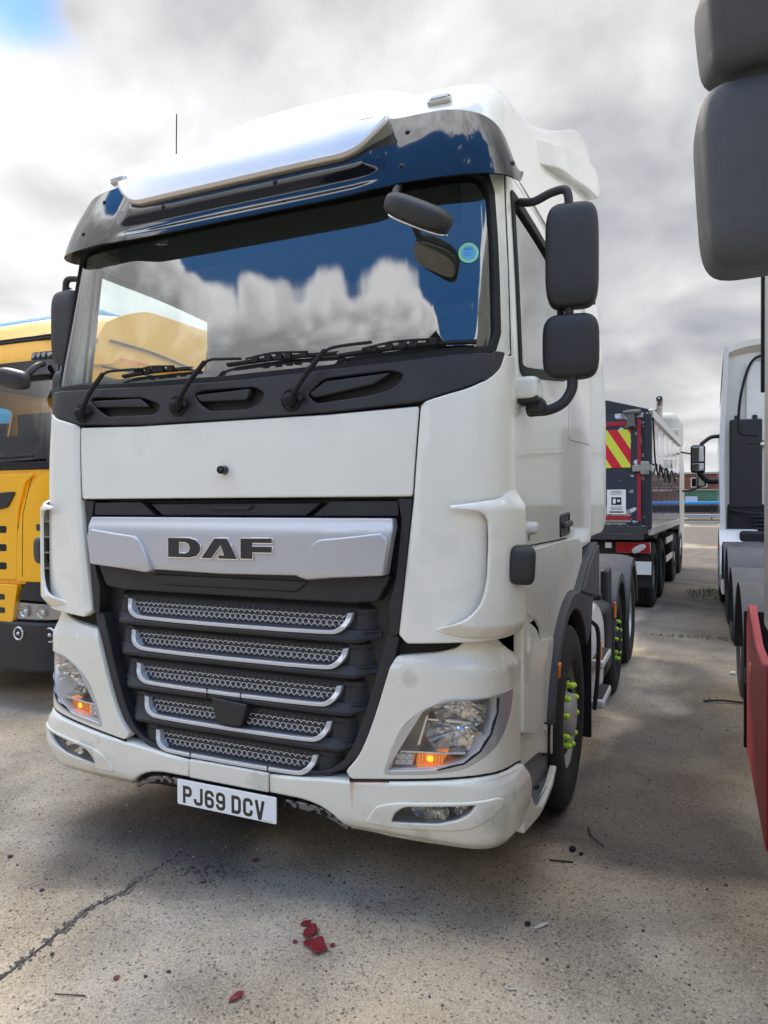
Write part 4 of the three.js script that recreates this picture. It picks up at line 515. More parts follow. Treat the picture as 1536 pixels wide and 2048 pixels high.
  P('plate_backing', box(0.48, 0.1, 0.02, 0, 0.39, 0.012), M.black, np);
}
// foot well behind the bumper end (near side and off side)
sides((k) => {
  P('bumper_return', panel(surface((a, b) => { const z = -a; return V(k * (1.235 + 0.02 * sstep(0.2, 0.6, a) - 0.01 * sstep(0.6, 1, a)), b, z); }, k), rounded([[0.28, 0.34], [0.5, 0.322], [0.85, 0.327], [0.96, 0.37], [0.95, 0.395], [0.82, 0.358], [0.56, 0.35], [0.45, 0.39], [0.36, 0.5], [0.3, 0.5]], 0.02), { depth: 0.03, bevel: 0.008, h: 0.04, back: true }), M.bumperWhite);
  const st = P('foot_step', [grid(10, 12, (u, v) => V(k * lerp(0.98, 1.235, u), 0.345 + 0.012 * (u > 0.95), lerp(-0.36, -0.95, v))), panel(surface((a, b) => V(k * (1.14 + 0.06 * sstep(0.35, 1, a)), b, -a), k), rounded([[0.3, 0.345], [0.98, 0.345], [1.02, 0.44], [0.98, 0.56], [0.3, 0.58]], 0.03), { depth: 0.02, bevel: 0.005 })], std([0.22, 0.225, 0.235], 0.55, { bumpMap: grainTex, bumpScale: 0.0003, map: wearTex }));
  for (let i = 0; i < 3; i++) for (let j = 0; j < 2; j++) P('tread_hole', box(0.05, 0.002, 0.045, k * (1.06 + j * 0.085 + i * 0.015), 0.348, -0.5 - i * 0.13), M.black, st);
  P('step_box', panel(surface((a, b) => V(k * (1.19 + 0.035 * sstep(0.3, 1, a)), b, -a), k), rounded([[0.3, 0.72], [0.99, 0.61], [1.03, 0.6], [1.02, 0.42], [0.7, 0.53], [0.3, 0.56]], 0.02), { depth: 0.05, bevel: 0.01, h: 0.06 }), M.white);
  P('step_gap', panel(surface((a, b) => V(k * 1.16, b, -a), k), [[0.32, 0.74], [0.95, 0.7], [0.95, 0.58], [0.32, 0.6]], { depth: 0.02, bevel: 0.003 }), M.black);
});
P('cardboard_scrap', place(box(0.1, 0.002, 0.06, 0, 0, 0), 1.1, 0.356, -0.66, 0.1, 0.5), std([0.33, 0.2, 0.11], 0.9));
// rust at the bumper seam
{
  const t = canvasTex(256, 256, (c, w) => { c.clearRect(0, 0, w, w); let s = 7; const q = () => (s = (s * 16807) % 2147483647) / 2147483647; for (let i = 0; i < 900; i++) { const y = q() ** 1.6 * 250; const x = 128 + (q() - 0.5) * (50 - y * 0.12) * (0.5 + q()); c.fillStyle = `rgba(${150 + q() * 50},${95 + q() * 40},${25 + q() * 25},${0.10 * (1 - y / 260)})`; c.fillRect(x, y, 2 + q() * 4, 4 + q() * 22); } });
  t.repeat.set(1 / 0.07, 1 / 0.13); t.offset.set(-0.575 / 0.07, -0.438 / 0.13);
  P('rust_streak', panel(skin, [[0.575, 0.438], [0.645, 0.438], [0.645, 0.566], [0.575, 0.566]], { off: 0.0255, depth: 0.0002, bevel: 0.0001, h: 0.02 }), new THREE.MeshStandardMaterial({ map: t, transparent: true, roughness: 0.8 }));
  P('rust_line', panel(skin, [[0.6, 0.561], [0.72, 0.579], [0.77, 0.586], [0.77, 0.589], [0.7, 0.58], [0.6, 0.5655]], { off: 0.024, depth: 0.004, bevel: 0.0005 }), std([0.16, 0.05, 0.02], 0.9));
}

// wheels, chassis and the gear behind the cab
function tyreGeo(R, w) { const p = [[R * 0.56, -w * 0.42], [R * 0.62, -w * 0.49], [R * 0.8, -w * 0.5], [R * 0.93, -w * 0.46], [R * 0.985, -w * 0.4], [R, -w * 0.3], ...[-0.2, 0, 0.2].flatMap((q) => [[R, q * w - 0.008], [R - 0.012, q * w - 0.006], [R - 0.012, q * w + 0.006], [R, q * w + 0.008]]), [R, w * 0.3], [R * 0.985, w * 0.4], [R * 0.93, w * 0.46], [R * 0.8, w * 0.5], [R * 0.62, w * 0.49], [R * 0.56, w * 0.42]]; return toCreasedNormals(lathe(p.map(([r, y]) => [r, y]), 72), 0.7).rotateZ(-Math.PI / 2); }
function wheel(parent, x, z, k, { R = 0.5, w = 0.3, dish = false, nuts = true, rim = M.metal } = {}) {
  const at = (g) => place(g, x, R, z);
  const t = part('wheel', at(tyreGeo(R, w)), M.rubber, parent);
  const q = dish ? [[0.02, -0.02], [0.14, -0.02], [0.15, -0.09], [0.2, -0.1], [0.235, -0.07], [0.25, 0.05], [R * 0.56, 0.12], [R * 0.6, 0.135], [R * 0.6, 0.12]] : [[0.01, 0.155], [0.1, 0.155], [0.12, 0.13], [0.13, 0.09], [0.19, 0.085], [0.215, 0.07], [0.24, 0.05], [R * 0.56, 0.11], [R * 0.59, 0.13], [R * 0.59, 0.11]];
  part('rim', at(lathe(q.map(([r, y]) => [r, y]), 56).rotateZ(-k * Math.PI / 2)), rim, t);
  if (nuts) {
    part('trim_ring', at(place(new THREE.TorusGeometry(0.205, 0.012, 10, 64), k * 0.1, 0, 0, 0, Math.PI / 2)), M.rubber, t);
    const g = merge([place(new THREE.CylinderGeometry(0.015, 0.018, 0.036, 6), 0, 0, 0, 0, 0, Math.PI / 2), place(new THREE.SphereGeometry(0.015, 12, 8), k * 0.017, 0, 0), place(new THREE.BoxGeometry(0.008, 0.07, 0.016), -k * 0.012, 0.035, 0)]);
    for (let i = 0; i < 10; i++) { const a = i / 10 * 6.2832 + 0.2 + (i % 2 ? -0.04 : 0.04), h = new THREE.Mesh(g, M.lime); h.name = 'nut_indicator'; h.castShadow = h.receiveShadow = true; h.position.set(x + k * 0.125, R + 0.168 * Math.sin(a), z + 0.168 * Math.cos(a)); h.rotation.x = -a + Math.PI / 2 + (i % 2 ? 1.6 : -1.6); t.add(h); }
  }
  return t;
}
sides((k) => {
  wheel(T, k * 1.1, -1.45, k, { rim: std([0.3, 0.3, 0.3], 0.6) });
  wheel(T, k * 1.1, -4.0, k, { R: 0.46, w: 0.28, rim: M.rubber });
  wheel(T, k * 1.1, -5.3, k, { w: 0.3, dish: true, nuts: false, rim: M.galv });
  wheel(T, k * 0.78, -5.3, k, { w: 0.28, dish: true, nuts: false });
  P('mud_flap', rbox(0.4, 0.92, 0.02, 0.008, k * 1.06, 0.64, -2.1), M.black);
  // step box and tank behind the front wheel
  const tk = P('side_locker', panel(surface((a, b) => V(k * (1.245 - 0.03 * sstep(0.75, 0.96, b)), b, -a), k), rounded([[2.16, 0.34], [2.86, 0.34], [2.95, 0.55], [2.9, 0.9], [2.72, 0.97], [2.3, 0.93], [2.16, 0.8]], 0.05), { depth: 0.3, bevel: 0.03, h: 0.08 }), M.whitePlastic);
  for (const y of [0.36, 0.62]) { const s = P('step', rbox(0.09, 0.06, 0.46, 0.02, k * 1.275, y, -2.45), M.whitePlastic, tk); P('step_tread', box(0.07, 0.004, 0.4, k * 1.275, y + 0.031, -2.45), M.darkPlastic, s); }
  P('hand_rail', tube([[k * 1.25, 0.92, -2.13], [k * 1.285, 0.88, -2.16], [k * 1.29, 0.6, -2.17], [k * 1.27, 0.35, -2.17]], 0.014), M.darkPlastic, tk);
  P('side_marker', rbox(0.02, 0.12, 0.05, 0.008, k * 1.3, 0.72, -2.2), M.orange, tk);
  P('fuel_tank', rbox(0.55, 0.6, 0.5, 0.1, k * 0.98, 0.62, -3.18), M.darkPlastic);
  P('tank_cap', rbox(0.13, 0.05, 0.12, 0.02, k * 1.18, 1.0, -2.75), M.black);
  P('side_marker', rbox(0.02, 0.13, 0.05, 0.008, k * 1.26, 0.8, -3.5), M.orange);
  // rear mudguards
  for (const [z, r] of [[-4.0, 0.56], [-5.3, 0.6]]) P('mudguard', [grid(24, 8, (u, v) => { const a = lerp(0.12, Math.PI - 0.12, u), e = 1 - 0.06 * (2 * Math.abs(v - 0.5)) ** 4; return V(k * lerp(0.72, 1.265, v), 0.5 + (r + 0.02) * e * Math.sin(a) * 1.02, z + r * Math.cos(a)); }, 0.9), grid(24, 1, (u, v) => { const a = lerp(0.12, Math.PI - 0.12, u), e = lerp(0.94, 0.82, v); return V(k * 1.266, 0.5 + (r + 0.02) * e * Math.sin(a) * 1.02, z + r * e * Math.cos(a)); })], M.grey);
  P('guard_panel', rbox(0.06, 0.4, 0.3, 0.03, k * 1.2, 0.95, -3.42), M.darkPlastic);
});
P('chassis', [...[-1, 1].flatMap((k) => [box(0.08, 0.3, 5.9, k * 0.42, 0.78, -3.2)]), box(0.8, 0.2, 0.3, 0, 0.78, -6.0), box(2.3, 0.5, 0.3, 0, 1.25, -2.2), box(1.9, 0.35, 1.8, 0, 1.05, -1.3), cyl(0.09, 0.09, 2.2, 0, 0.5, -1.45, 'x'), cyl(0.09, 0.09, 2.0, 0, 0.5, -5.3, 'x'), cyl(0.09, 0.09, 2.0, 0, 0.46, -4.0, 'x'), rbox(0.9, 0.12, 0.9, 0.05, 0, 1.08, -4.6)], M.frame);
P('radiator', box(1.5, 0.9, 0.08, 0, 1.1, -0.3), M.black);
// ---------------------------------------------------------------- the other lorries
const flatPart = (name, c, z, depth, mat, parent, o = {}) => part(name, panel(surface((a, b) => V(a, b, z)), c, { depth, bevel: 0.006, h: 0.6, ...o }), mat, parent);
const rect = (x0, y0, x1, y1, r = 0.01) => rounded([[x0, y0], [x1, y0], [x1, y1], [x0, y1]], r);
const sidePart = (name, k, x, c, depth, mat, parent, o = {}) => part(name, panel(surface((a, b) => V(k * x, b, -a), k), c, { depth, bevel: 0.006, h: 0.6, ...o }), mat, parent);

{ // yellow tractor unit on the left, nose level with the white cab's door
  const Y = thing('yellow_tractor_unit', 'yellow tractor unit with dark bumper, left of the large white cab', 'truck', [-4.0, 0, -1.5]);
  const lean2 = spline([[0.2, 0], [1.6, 0], [2.0, -0.03], [2.8, -0.16], [3.0, -0.2], [3.1, -0.26], [3.2, -0.5], [3.32, -1.1]]);
  const sk = surface((s, y) => V(Math.sign(s) * planX(Math.abs(s)) * 1.02 * lerp(1, 0.955, sstep(2, 3.3, y)), y, planZ(Math.abs(s)) * 1.15 + lean2(y)));
  const pp = (name, c, off, depth, mat, parent = Y, o = {}) => part(name, panel(sk, c, { off, depth, bevel: 0.006, h: 0.09, ...o }), mat, parent);
  const gl = rounded([[-1.16, 1.99], [1.16, 1.99], [1.2, 2.1], [1.17, 2.7], [1.13, 2.78], [-1.13, 2.78], [-1.17, 2.7], [-1.2, 2.1]], 0.05), sw = rounded([[1.4, 2.1], [2.3, 2.25], [2.3, 2.75], [1.4, 2.8]], 0.06);
  pp('cab_shell', [[-3.3, 1.1], [-1.7, 1.1], [-1.35, 1.0], [-1.2, 1.03], [1.2, 1.03], [1.35, 1.0], [1.7, 1.1], [3.3, 1.1], [3.3, 3.0], [-3.3, 3.0]], -0.01, 0.03, M.yellow, Y, { holes: [gl, sw, mir(sw)] });
  pp('windscreen', inset(ccw(gl), -0.01), -0.014, 0.005, M.glass);
  pp('windscreen_surround', inset(ccw(gl), -0.02), 0.004, 0.03, M.black, Y, { holes: [rounded([[-1.09, 2.03], [1.09, 2.03], [1.08, 2.74], [-1.08, 2.74]], 0.05)] });
  sides((k) => { const C = (c) => (k > 0 ? c : mir(c)); pp('side_pane', C(inset(ccw(sw), -0.01)), -0.012, 0.005, M.glass); });
  part('cab_lining', [box(2.3, 1.4, 0.05, 0, 2.0, -1.6), box(2.2, 0.5, 0.8, 0, 1.75, -0.55), box(2.3, 0.05, 2, 0, 1.5, -1), box(2.2, 0.05, 1.6, 0, 2.95, -1.1), ...[-1, 1].map((k) => box(0.5, 0.8, 0.15, k * 0.6, 2.0, -1.2))], M.cloth, Y);
  part('curtain', grid(30, 1, (u, v) => V(0.95 + 0.02 * Math.sin(u * 50), lerp(2.0, 2.8, v), lerp(-0.45, -0.9, u))), std([0.35, 0.5, 0.58], 0.9), Y);
  // header with lamp, visor, roof and wind deflector
  pp('header_panel', rounded([[-1.3, 2.86], [1.3, 2.86], [1.5, 2.9], [1.6, 3.06], [-1.6, 3.06], [-1.5, 2.9], [-1.3, 2.86]], 0.04), 0.03, 0.05, M.yellow);
  pp('sun_visor', rounded([[-1.22, 2.74], [1.22, 2.74], [1.24, 2.875], [-1.24, 2.875]], 0.02), 0.05, 0.06, M.gloss);
  const lb = pp('light_bar', rounded([[0.82, 2.875], [1.05, 2.88], [1.05, 2.945], [0.82, 2.94]], 0.01), 0.045, 0.03, M.darkPlastic); for (let i = 0; i < 4; i++) { const c = sk(0.855 + i * 0.053, 2.909 + i * 0.001, 0.05); part('lamp_lens', place(new THREE.CylinderGeometry(0.02, 0.02, 0.016, 18), c.x, c.y, c.z, Math.PI / 2), M.chrome, lb); }
  const roofT = (n, half, zf, zr, y0, y1, mat, ext = 1) => part(n, grid(40, 20, (u, v) => { const q = u * 2 - 1, z = lerp(zf, zr, v), c = y0 + (y1 - y0) * Math.sqrt(clamp(1 - (1 - v) ** 2.4)); return V(half * (0.9 + 0.1 * v ** 0.5) * q, c - (c - y0 + 0.12 * ext) * Math.abs(q) ** 6, z); }, 0.7), mat, Y);
  roofT('roof', 1.2, -0.3, -2.35, 3.02, 3.2, M.yellow);
  part('roof_seal', [0, 1].map((i) => tube([...Array(11).keys()].map((j) => { const p = sk(lerp(-1.3, 1.3, j / 10), 3.075 - 0.02 * i, 0.03); return [p.x, p.y, p.z]; }), 0.014, 40)), M.black, Y);
  roofT('wind_deflector', 1.21, -0.36, -2.4, 3.08, 3.62, M.yellow);
  sides((k) => { part('deflector_side', grid(16, 6, (u, v) => V(k * (1.21 + 0.03 * u), lerp(2.98, lerp(3.08, 3.47, Math.sqrt(clamp(u * 3))), v), lerp(-0.45, -2.3, u))), M.yellow, Y); part('deflector_edge', tube([[k * 1.235, 3.1, -0.6], [k * 1.24, 3.09, -1.1], [k * 1.245, 3.04, -1.6], [k * 1.245, 2.96, -2.25]], 0.012), M.black, Y); part('cab_side_line', tube([[k * 1.235, 2.86, -0.5], [k * 1.25, 2.88, -1.4], [k * 1.25, 2.9, -2.3]], 0.01), M.black, Y); });
  // nose panels
  pp('nose_panel', rounded([[-0.78, 1.07], [0.78, 1.07], [0.8, 1.6], [0.86, 1.86], [0.95, 1.93], [-0.95, 1.93], [-0.86, 1.86], [-0.8, 1.6]], 0.03), 0.015, 0.04, M.yellow);
  sides((k) => { const C = (c) => (k > 0 ? c : mir(c));
    const cp = pp('corner_panel', C(rounded([[0.795, 1.06], [0.81, 1.45], [0.87, 1.72], [0.97, 1.87], [1.08, 1.95], [1.25, 1.98], [1.32, 1.9], [1.34, 1.16], [1.15, 1.13], [1.1, 1.06]], [0.02, 0.08, 0.1, 0.1, 0.1, 0.02, 0.02, 0.04, 0.04, 0.04])), 0.03, 0.05, M.yellow);
    pp('dark_trim', C(rounded([[0.25, 1.64], [0.3, 1.72], [0.6, 1.78], [0.78, 1.79], [0.7, 1.66], [0.5, 1.63]], 0.03)), 0.03, 0.03, M.darkPlastic);
    for (let i = 0; i < 3; i++) pp('vent_slot', C(rounded([[0.2, 1.15 + i * 0.15], [0.68, 1.15 + i * 0.15], [0.68, 1.21 + i * 0.15], [0.2, 1.21 + i * 0.15]], 0.02)), 0.018, 0.02, M.black);
    pp('head_fairing', C(rounded([[0.79, 0.91], [0.86, 1.03], [0.92, 1.08], [1.15, 1.1], [1.3, 1.02], [1.3, 0.89]], 0.03)), 0.02, 0.06, M.darkPlastic);
    const hl = pp('headlight', C(rounded([[0.74, 0.745], [0.75, 0.885], [1.08, 0.875], [1.19, 0.86], [1.19, 0.75]], 0.02)), -0.01, 0.08, std([0.35, 0.35, 0.36], 0.25, { metalness: 0.6 }));
    for (const [s, r] of [[0.85, 0.05], [1.02, 0.05]]) { const c = sk(k * s, 0.815, 0.005); part('projector', [place(lathe([[0.005, -0.05], [r * 0.6, -0.04], [r, 0]], 28), c.x, c.y, c.z, Math.PI / 2), place(new THREE.SphereGeometry(0.02, 16, 10), c.x, c.y, c.z - 0.02)], M.chrome, hl); }
    pp('lens', C(rounded([[0.74, 0.745], [0.75, 0.885], [1.08, 0.875], [1.19, 0.86], [1.19, 0.75]], 0.02)), 0.03, 0.003, M.clear, hl);
    pp('corner_marker', C(rounded([[1.2, 0.76], [1.2, 0.86], [1.34, 0.85], [1.34, 0.77]], 0.015)), 0.025, 0.05, M.orange);
  });
  for (const k of [-1, 1]) pp('panel_joint', (k > 0 ? (c) => c : mir)([[0.86, 1.1], [0.866, 1.1], [0.875, 1.6], [0.95, 1.9], [0.944, 1.9], [0.869, 1.6]]), 0.0315, 0.003, M.black, Y, { bevel: 0.0008 });
  pp('lower_grille', rounded([[-0.74, 0.72], [0.74, 0.72], [0.77, 0.9], [0.8, 1.03], [-0.8, 1.03], [-0.77, 0.9]], 0.03), 0.02, 0.05, M.yellow);
  for (let i = 0; i < 2; i++) pp('grille_slot', rect(-0.6, 0.79 + i * 0.11, 0.66, 0.84 + i * 0.11, 0.02), 0.024, 0.02, M.darkPlastic);
  const bm = pp('bumper', rounded([[-1.36, 0.36], [-1.0, 0.33], [1.0, 0.33], [1.36, 0.36], [1.4, 0.5], [1.38, 0.73], [-1.38, 0.73], [-1.4, 0.5]], 0.05), (a, b) => 0.03 + 0.03 * sstep(0.6, 0.56, b), 0.12, M.plastic, Y, { bevel: 0.03, h: 0.06 });
  sides((k) => [[0.815, 0.05], [1.1, 0.055]].forEach(([s, r]) => { const c = sk(k * s, 0.635, 0.03); part('fog_lamp', [place(new THREE.TorusGeometry(r, 0.01, 8, 32), c.x, c.y, c.z), place(lathe([[0.004, -0.03], [r * 0.7, -0.02], [r, 0.002]], 32), c.x, c.y, c.z, Math.PI / 2), place(new THREE.SphereGeometry(r * 0.35, 14, 8), c.x, c.y, c.z)], std([0.6, 0.6, 0.6], 0.2, { metalness: 0.8 }), bm); }));
  part('front_mirror', [place(pebble(0.16, 0.075, 0.06, 0.6), 0.93, 2.68, 0.12, 0.2, 0, -0.25), tube([[1.0, 2.83, -0.1], [1.06, 2.78, 0.02], [1.05, 2.7, 0.1]], 0.025)], M.mirrorShell, Y);
  part('wiper', tube([[0.1, 2.02, 0.02], [0.5, 2.06, 0.03], [1.0, 2.075, 0.0]], 0.012), M.black, Y);
  for (const k of [-1, 1]) { wheel(Y, k * 1.08, -1.4, k, { nuts: false, dish: false }); wheel(Y, k * 1.05, -5.2, k, { nuts: false, dish: true }); }
  part('chassis', [...[-1, 1].map((k) => box(0.08, 0.3, 6, k * 0.42, 0.8, -3.2)), box(2.2, 0.5, 2.1, 0, 0.9, -1.3), box(2.4, 0.6, 0.6, 0, 0.7, -2.9)], M.frame, Y);
}
{ // blue high-sided lorry behind the yellow one
  const B = thing('blue_lorry', 'blue lorry roof showing above the yellow cab at the left', 'truck', [-6.2, 0, -3.9]);
  const blue = phys([0.02, 0.3, 0.55], 0.35, { clearcoat: 0.6 });
  part('body', rbox(2.5, 3.0, 7.5, 0.12, 0, 2.66, -3.9), blue, B);
  part('cab', grid(30, 14, (u, v) => { const a = (u - 0.5) * Math.PI, y = lerp(0.5, 3.5, v); return V(1.22 * Math.sign(Math.sin(a)) * Math.abs(Math.sin(a)) ** 0.4, y, 0.5 * Math.abs(Math.cos(a)) ** 0.4 - 0.35 - 0.25 * sstep(1.8, 3.5, y)); }), blue, B);
  part('windscreen', rbox(2.1, 0.9, 0.05, 0.03, 0, 2.3, 0.12, -0.12), M.gloss, B);
  for (const k of [-1, 1]) { wheel(B, k * 1.05, -0.6, k, { nuts: false }); wheel(B, k * 1.05, -5.5, k, { nuts: false, dish: true }); }
}
{ // eight-wheel tipper straight behind, seen from the rear
  const R = thing('tipper_lorry', 'dark blue tipper lorry with red and yellow chevron tailgate behind the white unit', 'truck', [0.0, 0, -8.9], -0.045);
  const chips = canvasTex(1024, 1024, (c, w) => { c.fillStyle = '#2a3242'; c.fillRect(0, 0, w, w); let s = 11; const q = () => (s = (s * 16807) % 2147483647) / 2147483647; for (let i = 0; i < 3000; i++) { c.fillStyle = `rgba(${20 + q() * 40},${28 + q() * 40},${40 + q() * 40},.25)`; c.fillRect(q() * w, q() * w, 3 + q() * 40, 2 + q() * 12); } const blob = (x, y, r) => { c.beginPath(); for (let k = 0; k < 9; k++) { const a = k / 9 * 6.28, d = r * (0.4 + q()); c.lineTo(x + d * Math.cos(a) * 1.2, y + d * Math.sin(a)); } c.closePath(); c.fill(); };
    for (let i = 0; i < 130; i++) { c.fillStyle = q() > 0.5 ? '#c9cdd0' : '#8d8f8d'; const e = q(), x = e > 0.55 ? 1024 - q() * q() * 260 : q() * w, y = q() > 0.35 ? (q() > 0.5 ? 1024 - q() * q() * 230 : q() * q() * 180) : q() * w; blob(x, y, 3 + q() ** 3 * 26); } c.fillStyle = '#a9a89f'; for (let i = 0; i < 60; i++) blob(560 + q() * 330, 820 + q() * 130, 10 + q() * 30); });
  chips.repeat.set(1 / 2.4, 1 / 1.75); chips.offset.set(0.5, -1.25 / 1.75);
  const tail = phys([1, 1, 1], 0.4, { map: chips, clearcoat: 0.4 }), navy = phys([0.016, 0.021, 0.034], 0.18, { clearcoat: 1, clearcoatRoughness: 0.05 }), navyFlat = std([0.02, 0.026, 0.036], 0.4);
  const zb = 0;
  const tg = flatPart('tailgate', rect(-1.08, 1.38, 1.08, 3.0), zb, 0.06, tail, R);
  flatPart('tailgate_frame', rect(-1.25, 1.25, 1.25, 3.05), zb - 0.02, 0.1, tail, R, { holes: [rect(-1.1, 1.37, 1.1, 2.98)] });
  part('crown_plate', panel(surface((a, b) => V(a, b, -0.03)), [[-1.22, 3.05], [1.22, 3.05], [1.2, 3.1], [0.6, 3.27], [-0.6, 3.27], [-1.2, 3.1]], { depth: 0.05, bevel: 0.008 }), navyFlat, R);
  for (const c of [rect(1.045, 1.4, 1.1, 2.16), rect(1.045, 2.24, 1.1, 2.95), rect(-1.1, 1.4, -1.045, 2.16), rect(-1.1, 2.24, -1.045, 2.95), rect(-0.95, 2.86, 0.93, 2.93), rect(-0.95, 1.41, 0.95, 1.48)]) flatPart('reflective_strip', c, zb + 0.008, 0.006, M.red, tg, { bevel: 0.002 });
  const chev = canvasTex(512, 256, (c, w, h) => { c.fillStyle = '#d8dc4a'; c.fillRect(0, 0, w, h); c.fillStyle = '#cf1f33'; for (let i = -4; i < 9; i++) { const x = i * 128 - 20; c.beginPath(); c.moveTo(x, 0); c.lineTo(x + 64, 0); c.lineTo(x + 64 + 256 * 0.62, h); c.lineTo(x + 256 * 0.62, h); c.fill(); } });
  chev.repeat.set(1 / 1.2, 1 / 0.585); chev.offset.set(0.25 / 1.2, -2.215 / 0.585);
  flatPart('chevron_board', rect(-0.25, 2.215, 0.95, 2.8), zb + 0.01, 0.008, phys([1, 1, 1], 0.4, { map: chev }), tg, { bevel: 0.002 });
  const lab = canvasTex(256, 320, (c, w, h) => { c.fillStyle = '#e8e8e2'; c.fillRect(0, 0, w, h); c.fillStyle = '#3a3a3a'; for (let i = 0; i < 3; i++) c.fillRect(60 - i * 10, 20 + i * 18, 136 + i * 16, 7); c.fillStyle = '#111'; c.fillRect(60, 100, 136, 100); c.fillStyle = '#eee'; c.fillRect(80, 120, 40, 60); c.fillRect(140, 130, 36, 30); c.fillStyle = '#3a3a3a'; for (let i = 0; i < 3; i++) c.fillRect(46, 222 + i * 18, 164, 7); c.fillRect(30, 282, 196, 20); });
  lab.repeat.set(1 / 0.28, 1 / 0.38); lab.offset.set(-0.6 / 0.28, -1.5 / 0.38);
  flatPart('notice', rect(0.6, 1.5, 0.88, 1.88, 0.004), zb + 0.012, 0.004, phys([1, 1, 1], 0.5, { map: lab }), tg, { bevel: 0.001 });
  for (const k of [-1, 1]) { part('hinge', [rbox(0.11, 0.26, 0.09, 0.01, k * 0.96, 2.96, 0.05), rbox(0.2, 0.07, 0.1, 0.01, k * 1.0, 3.06, 0.02), cyl(0.03, 0.03, 0.24, k * 0.97, 3.05, 0.08, 'x')], std([0.13, 0.13, 0.12], 0.6), R);
    part('latch', [rbox(0.28, 0.1, 0.06, 0.01, k * 1.12, 2.2, 0.035), rbox(0.12, 0.2, 0.09, 0.02, k * 1.16, 2.2, 0.04), cyl(0.025, 0.025, 0.12, k * 1.2, 2.18, 0.09, 'z')], std([0.3, 0.3, 0.26], 0.55), R); }
  part('rear_sill', [rbox(2.4, 0.12, 0.18, 0.01, 0, 1.26, 0), rbox(2.3, 0.1, 0.1, 0.01, 0, 1.16, 0.05)], std([0.05, 0.05, 0.048], 0.7, { map: wearTex }), R);
  for (const k of [-1, 1]) {
    const n = 6; for (let i = 0; i < n; i++) { const z0 = 0.08 + i * 1.0; const p = sidePart('side_panel', k, 1.24, rect(z0, 1.3, z0 + 0.985, 2.98, 0.01), 0.05, navy, R, { off: (a, b) => -0.004 * Math.sin((a - z0) * 3.15) + 0.0016 * Math.sin(a * 21 + i) * Math.sin(b * 9), h: 0.12 }); if (i % 2 === 0 || i > 3) part('hook', rbox(0.03, 0.03, 0.16, 0.008, k * 1.26, 2.28, -z0 - 0.5), M.black, p); }
    part('top_rail', rbox(0.07, 0.14, 6.1, 0.015, k * 1.245, 3.02, -3.05), M.alu, R);
    part('sheet_cord', tube([[k * 1.27, 2.95, 0.0], [k * 1.27, 2.3, -0.35], [k * 1.28, 2.12, -0.8], [k * 1.27, 2.3, -1.1], [k * 1.28, 2.1, -1.7], [k * 1.27, 2.3, -2.2], [k * 1.28, 2.05, -2.9], [k * 1.27, 2.3, -3.4], [k * 1.28, 2.1, -4.2]], 0.013, 60, 6), M.black, R);
    part('corner_post', rbox(0.1, 1.75, 0.12, 0.012, k * 1.2, 2.15, -0.03), navyFlat, R);
    part('bottom_rail', rbox(0.06, 0.12, 6.1, 0.01, k * 1.225, 1.24, -3.05), std([0.5, 0.5, 0.5], 0.4, { metalness: 0.4 }), R);
    for (const y of [0.6, 0.95]) part('side_guard', rbox(0.04, 0.12, 1.5, 0.01, k * 1.2, y, -3.7), M.alu, R);
    for (const [z, dish] of [[-0.75, true], [-2.1, true], [-4.9, false], [-6.8, false]]) { wheel(R, k * 1.06, z, k, { R: 0.52, w: 0.34, dish, nuts: false, rim: M.galv }); if (dish) wheel(R, k * 0.7, z, k, { R: 0.52, w: 0.3, dish, nuts: false }); }
    const tl = part('tail_lamp', rbox(0.5, 0.17, 0.08, 0.015, k * 0.98, 0.99, -0.02), M.redLens, R); part('white_lens', place(pebble(0.11, 0.05, 0.02, 0.8), k * 1.07, 0.975, 0.025, 0, 0, 0.5), std([0.5, 0.46, 0.45], 0.3), tl); part('small_lamp', rbox(0.1, 0.09, 0.05, 0.01, k * 0.62, 1.02, -0.01), std([0.6, 0.6, 0.58], 0.3), tl);
    part('mudflap', rbox(0.5, 0.5, 0.02, 0.006, k * 1.0, 0.62, -0.1), M.black, R);
    const door = part('mirror', [rbox(0.2, 0.4, 0.1, 0.03, k * 1.62, 2.25, -7.4), rbox(0.2, 0.22, 0.1, 0.03, k * 1.6, 2.62, -7.4), tube([[k * 1.2, 2.9, -7.3], [k * 1.45, 2.85, -7.4], [k * 1.62, 2.8, -7.4]], 0.02), tube([[k * 1.2, 1.95, -7.35], [k * 1.45, 1.98, -7.4], [k * 1.6, 2.05, -7.4]], 0.025)], M.darkPlastic, R);
    part('mirror_glass', [rbox(0.16, 0.34, 0.01, 0.004, k * 1.62, 2.25, -7.345), rbox(0.16, 0.18, 0.01, 0.004, k * 1.6, 2.62, -7.345)], M.mirror, door);
  }
  part('plate_holder', rbox(0.34, 0.2, 0.03, 0.008, 1.08, 0.68, 0.02), M.whitePlastic, R); part('rear_board', rbox(1.9, 0.42, 0.05, 0.01, 0, 0.95, -0.08), M.black, R);
  part('headboard', rbox(2.4, 1.7, 0.08, 0.02, 0, 2.2, -6.15), navyFlat, R); part('load_sheet', grid(20, 20, (u, v) => V(lerp(-1.2, 1.2, u), 3.05 + 0.2 * Math.sin(u * Math.PI), lerp(-0.05, -6.1, v))), M.black, R);
  part('cab', panel(surface((a, b) => { const p = V(Math.sign(a) * planX(Math.abs(a)), b, -(planZ(Math.abs(a)))); return V(p.x * (1 - 0.06 * sstep(2.4, 3.4, b)), b, p.z - 8.6 + 0.0); }, -1), rounded([[-3.2, 0.6], [3.2, 0.6], [3.2, 3.4], [-3.2, 3.4]], 0.05), { depth: 0.03, h: 0.12 }), std([0.62, 0.6, 0.5], 0.4), R);
